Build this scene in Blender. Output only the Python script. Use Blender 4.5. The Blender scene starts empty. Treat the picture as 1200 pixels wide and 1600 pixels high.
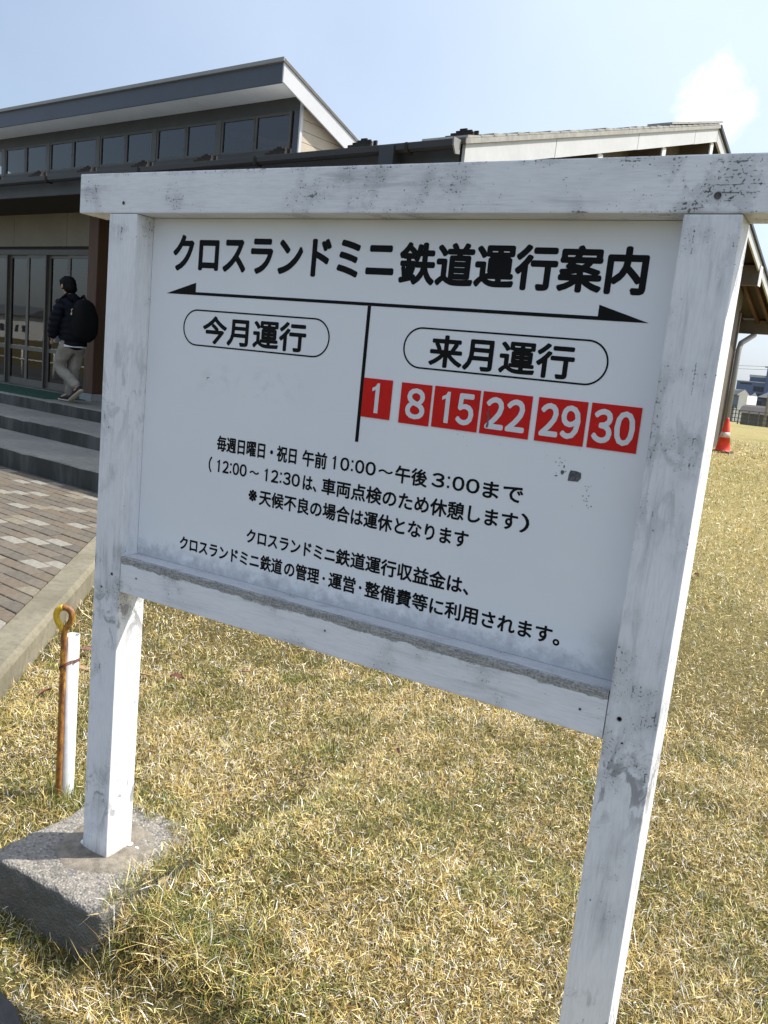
import bpy, bmesh, math, random
import numpy as np
from mathutils import Vector, Matrix, noise

random.seed(7)
RNG = np.random.default_rng(7)
S = bpy.context.scene
COL = S.collection
R = math.radians

# ------------------------------------------------------------------ camera
cam_data = bpy.data.cameras.new('camera')
cam_data.sensor_fit = 'VERTICAL'
cam_data.sensor_height = 36.0
cam_data.lens = 29.417
cam_data.clip_start = 0.05
cam_data.clip_end = 3000
cam = bpy.data.objects.new('camera', cam_data)
cam.location = (1.6167, -1.4426, 1.3407)
cam.rotation_euler = (1.39925, -0.10051, 0.52409)
COL.objects.link(cam)
S.camera = cam

# ------------------------------------------------------------------ sun and sky
SUN_EL, SUN_AZ = 51.0, 39.0          # azimuth from +X towards +Y
sd = Vector((math.cos(R(SUN_EL)) * math.cos(R(SUN_AZ)), math.cos(R(SUN_EL)) * math.sin(R(SUN_AZ)), math.sin(R(SUN_EL))))
sun = bpy.data.lights.new('sun', 'SUN')
sun.energy = 4.6
sun.angle = R(0.53)
sun.color = (1.0, 0.955, 0.88)
sun_o = bpy.data.objects.new('sun', sun)
sun_o.rotation_euler = sd.to_track_quat('Z', 'Y').to_euler()
COL.objects.link(sun_o)

world = bpy.data.worlds.new('World')
S.world = world
world.use_nodes = True
wn, wl = world.node_tree.nodes, world.node_tree.links
wn.clear()
w_out = wn.new('ShaderNodeOutputWorld')
bg = wn.new('ShaderNodeBackground')
sky = wn.new('ShaderNodeTexSky')
sky.sky_type = 'NISHITA'
sky.sun_disc = False
sky.sun_elevation = R(SUN_EL)
sky.sun_rotation = R(90 - SUN_AZ)
sky.altitude = 30
sky.air_density = 1.0
sky.dust_density = 2.6
sky.ozone_density = 1.6
bg.inputs['Strength'].default_value = 0.102
tc = wn.new('ShaderNodeTexCoord')
nrm = wn.new('ShaderNodeVectorMath'); nrm.operation = 'NORMALIZE'
wl.new(tc.outputs['Generated'], nrm.inputs[0])
# thin veil over the whole sky, and one small cloud right of the roof
cl_n = wn.new('ShaderNodeTexNoise'); cl_n.inputs['Scale'].default_value = 21; cl_n.inputs['Detail'].default_value = 8; cl_n.inputs['Roughness'].default_value = 0.7; cl_n.inputs['Distortion'].default_value = 0.5
wl.new(nrm.outputs[0], cl_n.inputs['Vector'])
dotn = wn.new('ShaderNodeVectorMath'); dotn.operation = 'DOT_PRODUCT'
CLOUD_DIR = (0, 0, 0)
def pix_dir(px, py):
    v = Vector(((px - 600) / 1307.4, -(py - 800) / 1307.4, -1.0))
    v.rotate(cam.rotation_euler)
    return v.normalized()
dotn.inputs[1].default_value = pix_dir(1118, 160)
wl.new(nrm.outputs[0], dotn.inputs[0])
rng1 = wn.new('ShaderNodeMapRange'); rng1.interpolation_type = 'SMOOTHSTEP'
rng1.inputs['From Min'].default_value = math.cos(R(3.5)); rng1.inputs['From Max'].default_value = math.cos(R(0.6))
wl.new(dotn.outputs['Value'], rng1.inputs['Value'])
madd = wn.new('ShaderNodeMath'); madd.operation = 'MULTIPLY_ADD'; madd.inputs[1].default_value = 0.48
wl.new(rng1.outputs[0], madd.inputs[0]); wl.new(cl_n.outputs['Fac'], madd.inputs[2])
rng2 = wn.new('ShaderNodeMapRange'); rng2.interpolation_type = 'SMOOTHSTEP'
rng2.inputs['From Min'].default_value = 0.72; rng2.inputs['From Max'].default_value = 1.12
rng2.inputs['To Max'].default_value = 0.5
wl.new(madd.outputs[0], rng2.inputs['Value'])
veil_n = wn.new('ShaderNodeTexNoise'); veil_n.inputs['Scale'].default_value = 2.2; veil_n.inputs['Detail'].default_value = 5
wl.new(nrm.outputs[0], veil_n.inputs['Vector'])
rng3 = wn.new('ShaderNodeMapRange'); rng3.inputs['From Min'].default_value = 0.35; rng3.inputs['From Max'].default_value = 0.75
rng3.inputs['To Min'].default_value = 0.14; rng3.inputs['To Max'].default_value = 0.30
wl.new(veil_n.outputs['Fac'], rng3.inputs['Value'])
veil = wn.new('ShaderNodeMixRGB'); veil.inputs[2].default_value = (7.1, 8.1, 9.6, 1)
# the haze thickens towards the side of the sky where the sun stands
sdot = wn.new('ShaderNodeVectorMath'); sdot.operation = 'DOT_PRODUCT'; sdot.inputs[1].default_value = sd
wl.new(nrm.outputs[0], sdot.inputs[0])
hz = wn.new('ShaderNodeMapRange'); hz.interpolation_type = 'SMOOTHSTEP'
hz.inputs['From Min'].default_value = -0.15; hz.inputs['From Max'].default_value = 0.75; hz.inputs['To Max'].default_value = 0.42
wl.new(sdot.outputs['Value'], hz.inputs['Value'])
hadd = wn.new('ShaderNodeMath'); hadd.operation = 'ADD'; wl.new(hz.outputs[0], hadd.inputs[0]); wl.new(rng3.outputs[0], hadd.inputs[1])
wl.new(hadd.outputs[0], veil.inputs[0]); wl.new(sky.outputs[0], veil.inputs[1])
cmix = wn.new('ShaderNodeMixRGB'); cmix.inputs[2].default_value = (10.5, 10.8, 11.2, 1)
wl.new(rng2.outputs[0], cmix.inputs[0]); wl.new(veil.outputs[0], cmix.inputs[1])
wl.new(cmix.outputs[0], bg.inputs['Color'])
wl.new(bg.outputs[0], w_out.inputs['Surface'])

S.view_settings.view_transform = 'Standard'
S.view_settings.look = 'None'
S.view_settings.gamma = 1.0
S.view_settings.use_curve_mapping = False
S.view_settings.exposure = 0.62
S.cycles.max_bounces = 6
S.cycles.transparent_max_bounces = 8

# ------------------------------------------------------------------ frames
TH = R(-7.0)
MB_ = Matrix.Rotation(TH, 4, 'Z')          # building frame (u along the facade, v behind it) -> world
def B(u, v, z=0.0): return MB_ @ Vector((u, v, z))
def to_local(x, y):
    return x * math.cos(TH) + y * math.sin(TH), -x * math.sin(TH) + y * math.cos(TH)
def sstep(a, b, x):
    t = np.clip((x - a) / (b - a), 0, 1); return t * t * (3 - 2 * t)
def vnoise(x, y, scale, seed=0):
    x = np.asarray(x, float) * scale + seed * 17.3; y = np.asarray(y, float) * scale - seed * 9.1
    xi = np.floor(x); yi = np.floor(y); fx = x - xi; fy = y - yi
    fx = fx * fx * (3 - 2 * fx); fy = fy * fy * (3 - 2 * fy)
    def h(a, b):
        s = np.sin(a * 127.1 + b * 311.7 + seed * 74.7) * 43758.5453
        return s - np.floor(s)
    return (h(xi, yi) * (1 - fx) + h(xi + 1, yi) * fx) * (1 - fy) + (h(xi, yi + 1) * (1 - fx) + h(xi + 1, yi + 1) * fx) * fy
def ground_z(x, y):
    x = np.asarray(x, float); y = np.asarray(y, float)
    v = -x * math.sin(TH) + y * math.cos(TH)
    z = -0.125 + 0.575 * sstep(1.5, 14.0, v) - 2.7 * sstep(37.0, 60.0, v)
    z = z + 0.095 * sstep(0.17, 0.31, x) * (1 - sstep(0.25, 1.3, y)) * (1 - sstep(0.5, 1.5, x)) * sstep(-0.22, -0.10, y)
    z = z - 0.035 * (1 - sstep(.22, .32, x)) * (1 - sstep(-.16, -.05, y)) * sstep(-.6, -.3, x) * sstep(-.42, -.30, y)
    near = 1 - sstep(15, 30, np.hypot(x, y))
    z = z + near * (0.022 * (vnoise(x, y, 2.2, 3) - 0.5) + 0.012 * (vnoise(x, y, 7.0, 4) - 0.5))
    return z

# ------------------------------------------------------------------ materials
def new_mat(name):
    m = bpy.data.materials.new(name); m.use_nodes = True
    return m, m.node_tree.nodes, m.node_tree.links, m.node_tree.nodes['Principled BSDF']
def mixc(n, l, fac, a, b, mode='MIX'):
    x = n.new('ShaderNodeMixRGB'); x.blend_type = mode
    for i, v in ((0, fac), (1, a), (2, b)):
        if isinstance(v, (int, float)): x.inputs[i].default_value = v
        elif isinstance(v, tuple): x.inputs[i].default_value = (*v[:3], 1)
        else: l.new(v, x.inputs[i])
    return x.outputs[0]
def noisef(n, l, vec, scale, detail=4, rough=0.55, dist=0.0):
    x = n.new('ShaderNodeTexNoise'); x.inputs['Scale'].default_value = scale; x.inputs['Detail'].default_value = detail
    x.inputs['Roughness'].default_value = rough; x.inputs['Distortion'].default_value = dist
    l.new(vec, x.inputs['Vector']); return x.outputs['Fac']
def ramp(n, l, val, a, b, lo=0.0, hi=1.0):
    x = n.new('ShaderNodeMapRange'); x.interpolation_type = 'SMOOTHSTEP'
    x.inputs['From Min'].default_value = a; x.inputs['From Max'].default_value = b
    x.inputs['To Min'].default_value = lo; x.inputs['To Max'].default_value = hi
    l.new(val, x.inputs['Value']); return x.outputs[0]
def math_(n, l, op, a, b=0.0):
    x = n.new('ShaderNodeMath'); x.operation = op
    for i, v in enumerate((a, b)):
        if isinstance(v, (int, float)): x.inputs[i].default_value = v
        else: l.new(v, x.inputs[i])
    return x.outputs[0]
def coords(n, l, scale=(1, 1, 1), kind='Object'):
    t = n.new('ShaderNodeTexCoord'); m = n.new('ShaderNodeMapping'); m.inputs['Scale'].default_value = scale
    l.new(t.outputs[kind], m.inputs['Vector']); return m.outputs[0]
def bump(n, l, p, h, strength=0.3, dist=0.002):
    b = n.new('ShaderNodeBump'); b.inputs['Strength'].default_value = strength; b.inputs['Distance'].default_value = dist
    l.new(h, b.inputs['Height']); l.new(b.outputs[0], p.inputs['Normal'])

def simple(name, col, rough=0.6, var=0.15, scale=6.0, metal=0.0, bmp=0.15, stretch=(1, 1, 1), spec=0.5):
    m, n, l, p = new_mat(name)
    c = coords(n, l, stretch)
    f = noisef(n, l, c, scale, 5)
    f2 = noisef(n, l, c, scale * 9, 3)
    k = math_(n, l, 'ADD', math_(n, l, 'MULTIPLY', f, 0.65), math_(n, l, 'MULTIPLY', f2, 0.35))
    r = ramp(n, l, k, 0.3, 0.7)
    dark = tuple(x * (1 - var) for x in col); light = tuple(min(1, x * (1 + var)) for x in col)
    l.new(mixc(n, l, r, dark, light), p.inputs['Base Color'])
    p.inputs['Roughness'].default_value = rough; p.inputs['Metallic'].default_value = metal
    p.inputs['Specular IOR Level'].default_value = spec
    if bmp: bump(n, l, p, f2, bmp, 0.003)
    return m

def painted_wood(name, axis, cracks=0.5, rail=None, foot=False, bands=(), smears=()):
    """old white paint on sawn timber; axis = direction of the grain"""
    m, n, l, p = new_mat(name)
    st = [120, 120, 120]; st['xyz'.index(axis)] = 11
    st2 = [260, 260, 260]; st2['xyz'.index(axis)] = 26
    g = coords(n, l, tuple(st)); g2 = coords(n, l, tuple(st2)); o = coords(n, l)
    big = noisef(n, l, o, 4.3, 4, 0.6)
    mid = noisef(n, l, o, 17, 5, 0.65)
    grain = noisef(n, l, g, 1.0, 5, 0.65, 0.3)
    fine = noisef(n, l, g2, 1.0, 3, 0.6)
    speck = noisef(n, l, o, 230, 2, 0.5)
    sep = n.new('ShaderNodeSeparateXYZ'); l.new(o, sep.inputs[0])
    # where the paint has failed
    clus = ramp(n, l, math_(n, l, 'ADD', math_(n, l, 'MULTIPLY', big, 0.6), math_(n, l, 'MULTIPLY', mid, 0.4)), 0.44, 0.68)
    for (ax, c0, wdt, amt) in bands:
        s_ = sep.outputs['XYZ'.index(ax)]
        d = math_(n, l, 'ABSOLUTE', math_(n, l, 'SUBTRACT', s_, c0))
        bandm = ramp(n, l, d, wdt, 0.0, 0.0, amt)
        clus = math_(n, l, 'MAXIMUM', clus, math_(n, l, 'MULTIPLY', bandm, ramp(n, l, mid, 0.36, 0.58)))
    thr = math_(n, l, 'SUBTRACT', 0.735 - 0.035 * cracks, math_(n, l, 'MULTIPLY', clus, 0.15))
    crack = ramp(n, l, math_(n, l, 'SUBTRACT', math_(n, l, 'ADD', math_(n, l, 'MULTIPLY', grain, 0.8), math_(n, l, 'MULTIPLY', speck, 0.22)), thr), -0.005, 0.035)
    dots = ramp(n, l, math_(n, l, 'ADD', speck, math_(n, l, 'MULTIPLY', clus, 0.16)), 0.73, 0.79)
    white = mixc(n, l, ramp(n, l, big, 0.3, 0.75), (0.85, 0.86, 0.88), (0.75, 0.765, 0.79))
    white = mixc(n, l, ramp(n, l, fine, 0.35, 0.75, 0.0, 0.22), white, (0.45, 0.46, 0.48))
    white = mixc(n, l, ramp(n, l, clus, 0.25, 1.0, 0.0, 0.42), white, (0.36, 0.36, 0.37))
    stv = [30, 30, 30]; stv['xyz'.index(axis)] = 3.5
    strk = noisef(n, l, coords(n, l, tuple(stv)), 1.0, 6, 0.7, 0.6)
    white = mixc(n, l, math_(n, l, 'MULTIPLY', ramp(n, l, strk, 0.48, 0.72, 0.0, 0.75), ramp(n, l, big, 0.35, 0.62, 0.15, 1.0)), white, (0.37, 0.38, 0.40))
    for (z0_, w_2, amt) in smears:
        dd = math_(n, l, 'ABSOLUTE', math_(n, l, 'SUBTRACT', sep.outputs[2], z0_))
        msk = math_(n, l, 'MULTIPLY', ramp(n, l, dd, w_2, 0.0, 0.0, amt), ramp(n, l, noisef(n, l, coords(n, l, (22, 22, 11)), 1.0, 6, 0.6, 1.6), 0.50, 0.60))
        white = mixc(n, l, msk, white, (0.20, 0.20, 0.21))
    colr = mixc(n, l, math_(n, l, 'MULTIPLY', crack, 0.85), white, (0.10, 0.10, 0.105))
    colr = mixc(n, l, math_(n, l, 'MULTIPLY', dots, 0.8), colr, (0.07, 0.07, 0.075))
    if rail is not None:            # bare weathered edge along the top of the rail
        wob = math_(n, l, 'ADD', math_(n, l, 'MULTIPLY', math_(n, l, 'SUBTRACT', grain, 0.5), 0.016), math_(n, l, 'MULTIPLY', math_(n, l, 'SUBTRACT', mid, 0.5), 0.022))
        zz = math_(n, l, 'ADD', sep.outputs[2], wob)
        e = ramp(n, l, zz, rail - 0.0200, rail - 0.0172)
        e = math_(n, l, 'MULTIPLY', e, ramp(n, l, fine, 0.22, 0.5, 0.35, 1.0))
        yv = math_(n, l, 'ADD', sep.outputs[1], math_(n, l, 'MULTIPLY', math_(n, l, 'SUBTRACT', grain, 0.5), 0.03))
        keep = ramp(n, l, yv, 0.006, 0.013, 1.0, 0.42)
        colr = mixc(n, l, math_(n, l, 'MULTIPLY', e, keep), colr, mixc(n, l, ramp(n, l, math_(n, l, 'ADD', math_(n, l, 'MULTIPLY', fine, 0.6), math_(n, l, 'MULTIPLY', speck, 0.4)), 0.38, 0.64), (0.15, 0.15, 0.148), (0.46, 0.455, 0.445)))
    if foot:
        zz = math_(n, l, 'ADD', sep.outputs[2], math_(n, l, 'MULTIPLY', math_(n, l, 'SUBTRACT', grain, 0.5), 0.12))
        e = ramp(n, l, zz, 0.05, -0.03, 0.0, 0.6)
        colr = mixc(n, l, e, colr, (0.30, 0.26, 0.22))
    l.new(colr, p.inputs['Base Color'])
    p.inputs['Roughness'].default_value = 0.5
    p.inputs['Specular IOR Level'].default_value = 0.35
    hgt = math_(n, l, 'SUBTRACT', math_(n, l, 'ADD', math_(n, l, 'MULTIPLY', fine, 0.5), grain), math_(n, l, 'MULTIPLY', crack, 1.4))
    bump(n, l, p, hgt, 0.35, 0.0012)
    return m

M = {}
M['post'] = painted_wood('post_paint', 'z', 0.5, foot=True, bands=(('X', 1.3955, 0.004, .55), ('Z', 0.70, 0.14, 0.9), ('Z', 1.60, 0.10, 0.7), ('Z', 0.08, 0.14, 0.6)), smears=((0.66, 0.13, 0.75), (0.16, 0.12, 0.8), (1.22, 0.2, 0.3)))
M['beam'] = painted_wood('beam_paint', 'x', 0.9, bands=(('X', 1.34, 0.22, 1.0), ('X', 0.72, 0.09, 0.9), ('Z', 1.72, 0.02, 0.8)))
M['rail'] = painted_wood('rail_paint', 'x', 0.2, rail=0.8186)

def mat_panel():
    m, n, l, p = new_mat('sign_sheet')
    o = coords(n, l); sep = n.new('ShaderNodeSeparateXYZ'); l.new(o, sep.inputs[0])
    big = noisef(n, l, o, 3.0, 4); mid = noisef(n, l, o, 34, 5, 0.7)
    c = mixc(n, l, ramp(n, l, big, 0.3, 0.7), (0.80, 0.825, 0.86), (0.84, 0.855, 0.88))
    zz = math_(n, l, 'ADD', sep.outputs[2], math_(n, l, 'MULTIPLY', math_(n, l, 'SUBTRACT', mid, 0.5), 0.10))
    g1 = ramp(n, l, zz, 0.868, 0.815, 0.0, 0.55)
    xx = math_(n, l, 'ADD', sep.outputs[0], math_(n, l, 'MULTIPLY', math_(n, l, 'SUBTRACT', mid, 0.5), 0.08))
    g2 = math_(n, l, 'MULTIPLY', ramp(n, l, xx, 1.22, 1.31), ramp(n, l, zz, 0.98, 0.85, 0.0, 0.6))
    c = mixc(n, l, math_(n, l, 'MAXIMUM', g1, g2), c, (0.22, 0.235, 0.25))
    # faint scuff where earlier date plates hung
    dx = math_(n, l, 'ABSOLUTE', math_(n, l, 'SUBTRACT', sep.outputs[0], 0.40))
    dz = math_(n, l, 'ABSOLUTE', math_(n, l, 'SUBTRACT', sep.outputs[2], 1.275))
    sc = math_(n, l, 'MULTIPLY', ramp(n, l, dx, 0.19, 0.08), ramp(n, l, dz, 0.045, 0.015))
    c = mixc(n, l, math_(n, l, 'MULTIPLY', sc, ramp(n, l, mid, 0.45, 0.75, 0, 0.3)), c, (0.42, 0.43, 0.45))
    l.new(c, p.inputs['Base Color'])
    p.inputs['Roughness'].default_value = 0.34; p.inputs['Specular IOR Level'].default_value = 0.4
    bump(n, l, p, noisef(n, l, o, 5, 2), 0.05, 0.01)
    return m
M['panel'] = mat_panel()
M['ink'] = simple('black_vinyl', (0.006, 0.0065, 0.007), 0.5, 0.1, 40, bmp=0, spec=0.12)
M['red'] = simple('red_sheet', (0.60, 0.016, 0.012), 0.45, 0.10, 30, bmp=0.03, spec=0.15)
M['number_white'] = simple('number_white', (0.70, 0.73, 0.76), 0.4, 0.05, 60, bmp=0)
M['grime'] = simple('grey_residue', (0.10, 0.10, 0.11), 0.7, 0.6, 220, bmp=0.1)
M['screw'] = simple('screw_metal', (0.10, 0.095, 0.09), 0.5, 0.4, 120, metal=0.4)
M['caulk'] = simple('white_sealant', (0.75, 0.75, 0.73), 0.6, 0.1, 60)

def mat_block():
    m, n, l, p = new_mat('aggregate_concrete')
    o = coords(n, l)
    v = n.new('ShaderNodeTexVoronoi'); v.inputs['Scale'].default_value = 150; l.new(o, v.inputs['Vector'])
    v2 = n.new('ShaderNodeTexVoronoi'); v2.inputs['Scale'].default_value = 75; l.new(o, v2.inputs['Vector'])
    big = noisef(n, l, o, 9, 5, 0.6); fine = noisef(n, l, o, 190, 3, 0.6)
    base = mixc(n, l, ramp(n, l, big, 0.3, 0.7), (0.20, 0.18, 0.155), (0.29, 0.26, 0.225))
    chips = n.new('ShaderNodeSeparateXYZ'); l.new(v.outputs['Color'], chips.inputs[0])
    stone = mixc(n, l, chips.outputs[0], (0.075, 0.075, 0.075), (0.46, 0.43, 0.37))
    c = mixc(n, l, ramp(n, l, v.outputs['Distance'], 0.62, 0.40, 0.0, 0.72), base, stone)
    chips2 = n.new('ShaderNodeSeparateXYZ'); l.new(v2.outputs['Color'], chips2.inputs[0])
    c = mixc(n, l, math_(n, l, 'MULTIPLY', ramp(n, l, chips2.outputs[1], 0.66, 0.72), ramp(n, l, v2.outputs['Distance'], 0.5, 0.34, 0, 0.8)), c, (0.14, 0.13, 0.13))
    sep = n.new('ShaderNodeSeparateXYZ'); g = n.new('ShaderNodeNewGeometry'); l.new(g.outputs['Normal'], sep.inputs[0])
    side = ramp(n, l, sep.outputs[2], 0.75, 0.35)
    moss = mixc(n, l, big, (0.085, 0.085, 0.072), (0.17, 0.16, 0.14))
    c = mixc(n, l, math_(n, l, 'MULTIPLY', side, ramp(n, l, noisef(n, l, o, 22, 5), 0.2, 0.55, 0.6, 0.97)), c, moss)
    l.new(c, p.inputs['Base Color']); p.inputs['Roughness'].default_value = 0.9; p.inputs['Specular IOR Level'].default_value = 0.2
    h = math_(n, l, 'SUBTRACT', math_(n, l, 'MULTIPLY', fine, 0.5), v.outputs['Distance'])
    bump(n, l, p, h, 0.8, 0.004)
    return m
M['block'] = mat_block()
M['mortar'] = simple('mortar', (0.225, 0.195, 0.155), 0.9, 0.4, 45, bmp=1.0)

def mat_concrete(name, light, dark, streak=0.0, fs=1.0):
    m, n, l, p = new_mat(name)
    o = coords(n, l); st = coords(n, l, (3.2, 3.2, 0.7))
    big = noisef(n, l, o, 2.4 * fs, 6, 0.6); fine = noisef(n, l, o, 120 * fs, 4, 0.7); mid = noisef(n, l, o, 26 * fs, 5, 0.65)
    c = mixc(n, l, ramp(n, l, big, 0.3, 0.7), light, dark)
    c = mixc(n, l, ramp(n, l, mid, 0.4, 0.75, 0, 0.45), c, tuple(x * 0.55 for x in dark))
    c = mixc(n, l, ramp(n, l, fine, 0.45, 0.75, 0, 0.4), c, tuple(x * 0.6 for x in dark))
    if streak:
        g = n.new('ShaderNodeNewGeometry'); sep = n.new('ShaderNodeSeparateXYZ'); l.new(g.outputs['Normal'], sep.inputs[0])
        side = ramp(n, l, sep.outputs[2], 0.7, 0.4)
        sm = mixc(n, l, ramp(n, l, noisef(n, l, st, 1.3, 5, 0.6), 0.38, 0.72), (0.030, 0.032, 0.029), (0.10, 0.105, 0.098))
        c = mixc(n, l, math_(n, l, 'MULTIPLY', side, streak), c, sm)
    l.new(c, p.inputs['Base Color']); p.inputs['Roughness'].default_value = 0.88; p.inputs['Specular IOR Level'].default_value = 0.25
    bump(n, l, p, math_(n, l, 'ADD', fine, mid), 0.5, 0.003)
    return m
M['kerb'] = mat_concrete('kerb_concrete', (0.25, 0.225, 0.165), (0.165, 0.148, 0.105))
M['steps'] = mat_concrete('step_concrete', (0.33, 0.315, 0.275), (0.25, 0.24, 0.21), streak=0.92, fs=0.6)
M['footing'] = mat_concrete('footing_concrete', (0.42, 0.43, 0.42), (0.32, 0.33, 0.33))
M['asphalt'] = mat_concrete('path_asphalt', (0.085, 0.083, 0.08), (0.055, 0.054, 0.053))
M['bed'] = simple('joint_sand', (0.075, 0.062, 0.045), 0.95, 0.3, 40, bmp=0.4)
pav_cols = [(0.125, 0.106, 0.080), (0.116, 0.098, 0.075), (0.136, 0.113, 0.084), (0.106, 0.091, 0.071), (0.130, 0.102, 0.072), (0.235, 0.218, 0.182), (0.185, 0.158, 0.115)]
for i, c in enumerate(pav_cols):
    M['paver%d' % i] = simple('paver_stone_%d' % i, c, 0.85, 0.22, 26, bmp=0.5)

def mat_ground():
    m, n, l, p = new_mat('lawn_ground')
    o = coords(n, l)
    a = noisef(n, l, o, 0.55, 5, 0.6); b = noisef(n, l, o, 5, 6, 0.7); c = noisef(n, l, o, 60, 4, 0.7)
    sp = n.new('ShaderNodeSeparateXYZ'); l.new(o, sp.inputs[0])
    far = ramp(n, l, sp.outputs[1], 0.8, 8)  # near soil darkened so gaps between blades look shaded; lighter farther off
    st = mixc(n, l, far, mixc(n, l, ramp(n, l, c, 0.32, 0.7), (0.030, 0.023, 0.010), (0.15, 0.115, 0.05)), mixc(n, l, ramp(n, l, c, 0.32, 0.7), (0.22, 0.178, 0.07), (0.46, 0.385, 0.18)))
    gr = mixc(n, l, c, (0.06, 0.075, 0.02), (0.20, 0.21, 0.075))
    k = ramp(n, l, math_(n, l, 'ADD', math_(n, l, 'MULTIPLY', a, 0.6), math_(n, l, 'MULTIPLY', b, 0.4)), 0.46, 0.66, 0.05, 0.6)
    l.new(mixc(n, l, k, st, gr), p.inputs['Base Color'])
    p.inputs['Roughness'].default_value = 0.95; p.inputs['Specular IOR Level'].default_value = 0.1
    bump(n, l, p, c, 0.8, 0.02)
    return m
M['ground'] = mat_ground()
def mat_grass():
    m, n, l, p = new_mat('grass_blades')
    a = n.new('ShaderNodeVertexColor'); a.layer_name = 'Col'
    l.new(a.outputs[0], p.inputs['Base Color'])
    p.inputs['Roughness'].default_value = 0.5; p.inputs['Specular IOR Level'].default_value = 0.35
    t = n.new('ShaderNodeBsdfTranslucent'); l.new(a.outputs[0], t.inputs['Color'])
    mx = n.new('ShaderNodeMixShader'); mx.inputs[0].default_value = 0.12
    l.new(p.outputs[0], mx.inputs[1]); l.new(t.outputs[0], mx.inputs[2])
    l.new(mx.outputs[0], n['Material Output'].inputs['Surface'])
    return m
M['grass'] = mat_grass()

M['fascia_dark'] = simple('dark_blue_grey_metal', (0.050, 0.058, 0.075), 0.42, 0.08, 1.5, bmp=0)
M['header'] = simple('dark_grey_header', (0.045, 0.047, 0.045), 0.5, 0.15, 3, bmp=0.05)
M['frame'] = simple('bronze_window_frame', (0.075, 0.070, 0.058), 0.42, 0.12, 5, bmp=0, spec=0.5)
M['frame_lite'] = simple('bronze_door_frame', (0.13, 0.118, 0.10), 0.42, 0.12, 5, bmp=0)
M['soffit'] = simple('grey_soffit_board', (0.66, 0.66, 0.65), 0.7, 0.05, 1.3, bmp=0)
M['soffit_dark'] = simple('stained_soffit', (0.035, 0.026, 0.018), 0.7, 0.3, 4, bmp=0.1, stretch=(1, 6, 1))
M['siding'] = simple('beige_siding', (0.40, 0.34, 0.26), 0.7, 0.08, 3, bmp=0.05)
M['rake_white'] = simple('pale_rake_board', (0.47, 0.475, 0.48), 0.5, 0.05, 2, bmp=0)
M['rake_grey'] = simple('grey_white_rake_board', (0.50, 0.51, 0.51), 0.5, 0.07, 2.2, bmp=0.02)
M['roof'] = simple('weathered_roof_metal', (0.38, 0.38, 0.37), 0.5, 0.2, 6, bmp=0.3)
M['roof_edge'] = simple('roof_edge_metal', (0.30, 0.29, 0.26), 0.6, 0.25, 14, bmp=0.3)
M['roof_edge_dark'] = simple('eave_edge_metal', (0.095, 0.088, 0.072), 0.6, 0.25, 10, bmp=0.2)
M['gutter'] = simple('dark_gutter', (0.030, 0.031, 0.037), 0.4, 0.1, 4, bmp=0)
M['guard'] = simple('rusted_snow_guard', (0.022, 0.017, 0.012), 0.85, 0.5, 30, bmp=0.4)
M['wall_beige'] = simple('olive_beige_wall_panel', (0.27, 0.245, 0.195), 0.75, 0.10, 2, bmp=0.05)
M['shade_dark'] = simple('dark_shade', (0.030, 0.027, 0.022), 0.8, 0.2, 3, bmp=0)  # near-black colour stands for shade: wall past the doors, head groove, door gaps
M['brown_post'] = simple('brown_stained_post', (0.095, 0.047, 0.024), 0.6, 0.25, 5, bmp=0.2, stretch=(6, 6, 0.6))
M['rafter'] = simple('orange_brown_rafter', (0.07, 0.027, 0.011), 0.6, 0.25, 5, bmp=0.1)
M['beam_dark'] = simple('grey_brown_beam', (0.12, 0.10, 0.082), 0.65, 0.2, 5, bmp=0.1)
M['cap_white'] = simple('white_beam_cap', (0.66, 0.66, 0.65), 0.5, 0.05, 10, bmp=0)
M['pipe'] = simple('grey_downpipe', (0.24, 0.235, 0.225), 0.45, 0.08, 5, bmp=0)
M['mat_green'] = simple('green_turf_carpet', (0.012, 0.070, 0.040), 0.95, 0.3, 90, bmp=0.5)
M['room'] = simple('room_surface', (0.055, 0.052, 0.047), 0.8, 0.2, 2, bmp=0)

def mat_glass(name, tint=0.30, ior=1.55):
    m, n, l, p = new_mat(name)
    n.remove(p)
    gl = n.new('ShaderNodeBsdfGlossy'); gl.inputs['Roughness'].default_value = 0.012
    tr = n.new('ShaderNodeBsdfTransparent'); tr.inputs['Color'].default_value = (tint, tint * 1.03, tint * 1.05, 1)
    fr = n.new('ShaderNodeFresnel'); fr.inputs['IOR'].default_value = ior
    o = coords(n, l); b = n.new('ShaderNodeBump'); b.inputs['Strength'].default_value = 0.03; b.inputs['Distance'].default_value = 0.02
    l.new(noisef(n, l, o, 1.5, 2), b.inputs['Height']); l.new(b.outputs[0], gl.inputs['Normal'])
    mx = n.new('ShaderNodeMixShader'); l.new(fr.outputs[0], mx.inputs[0]); l.new(tr.outputs[0], mx.inputs[1]); l.new(gl.outputs[0], mx.inputs[2])
    l.new(mx.outputs[0], n['Material Output'].inputs['Surface'])
    return m
M['glass'] = mat_glass('window_glass', 0.42, 1.85)

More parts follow.
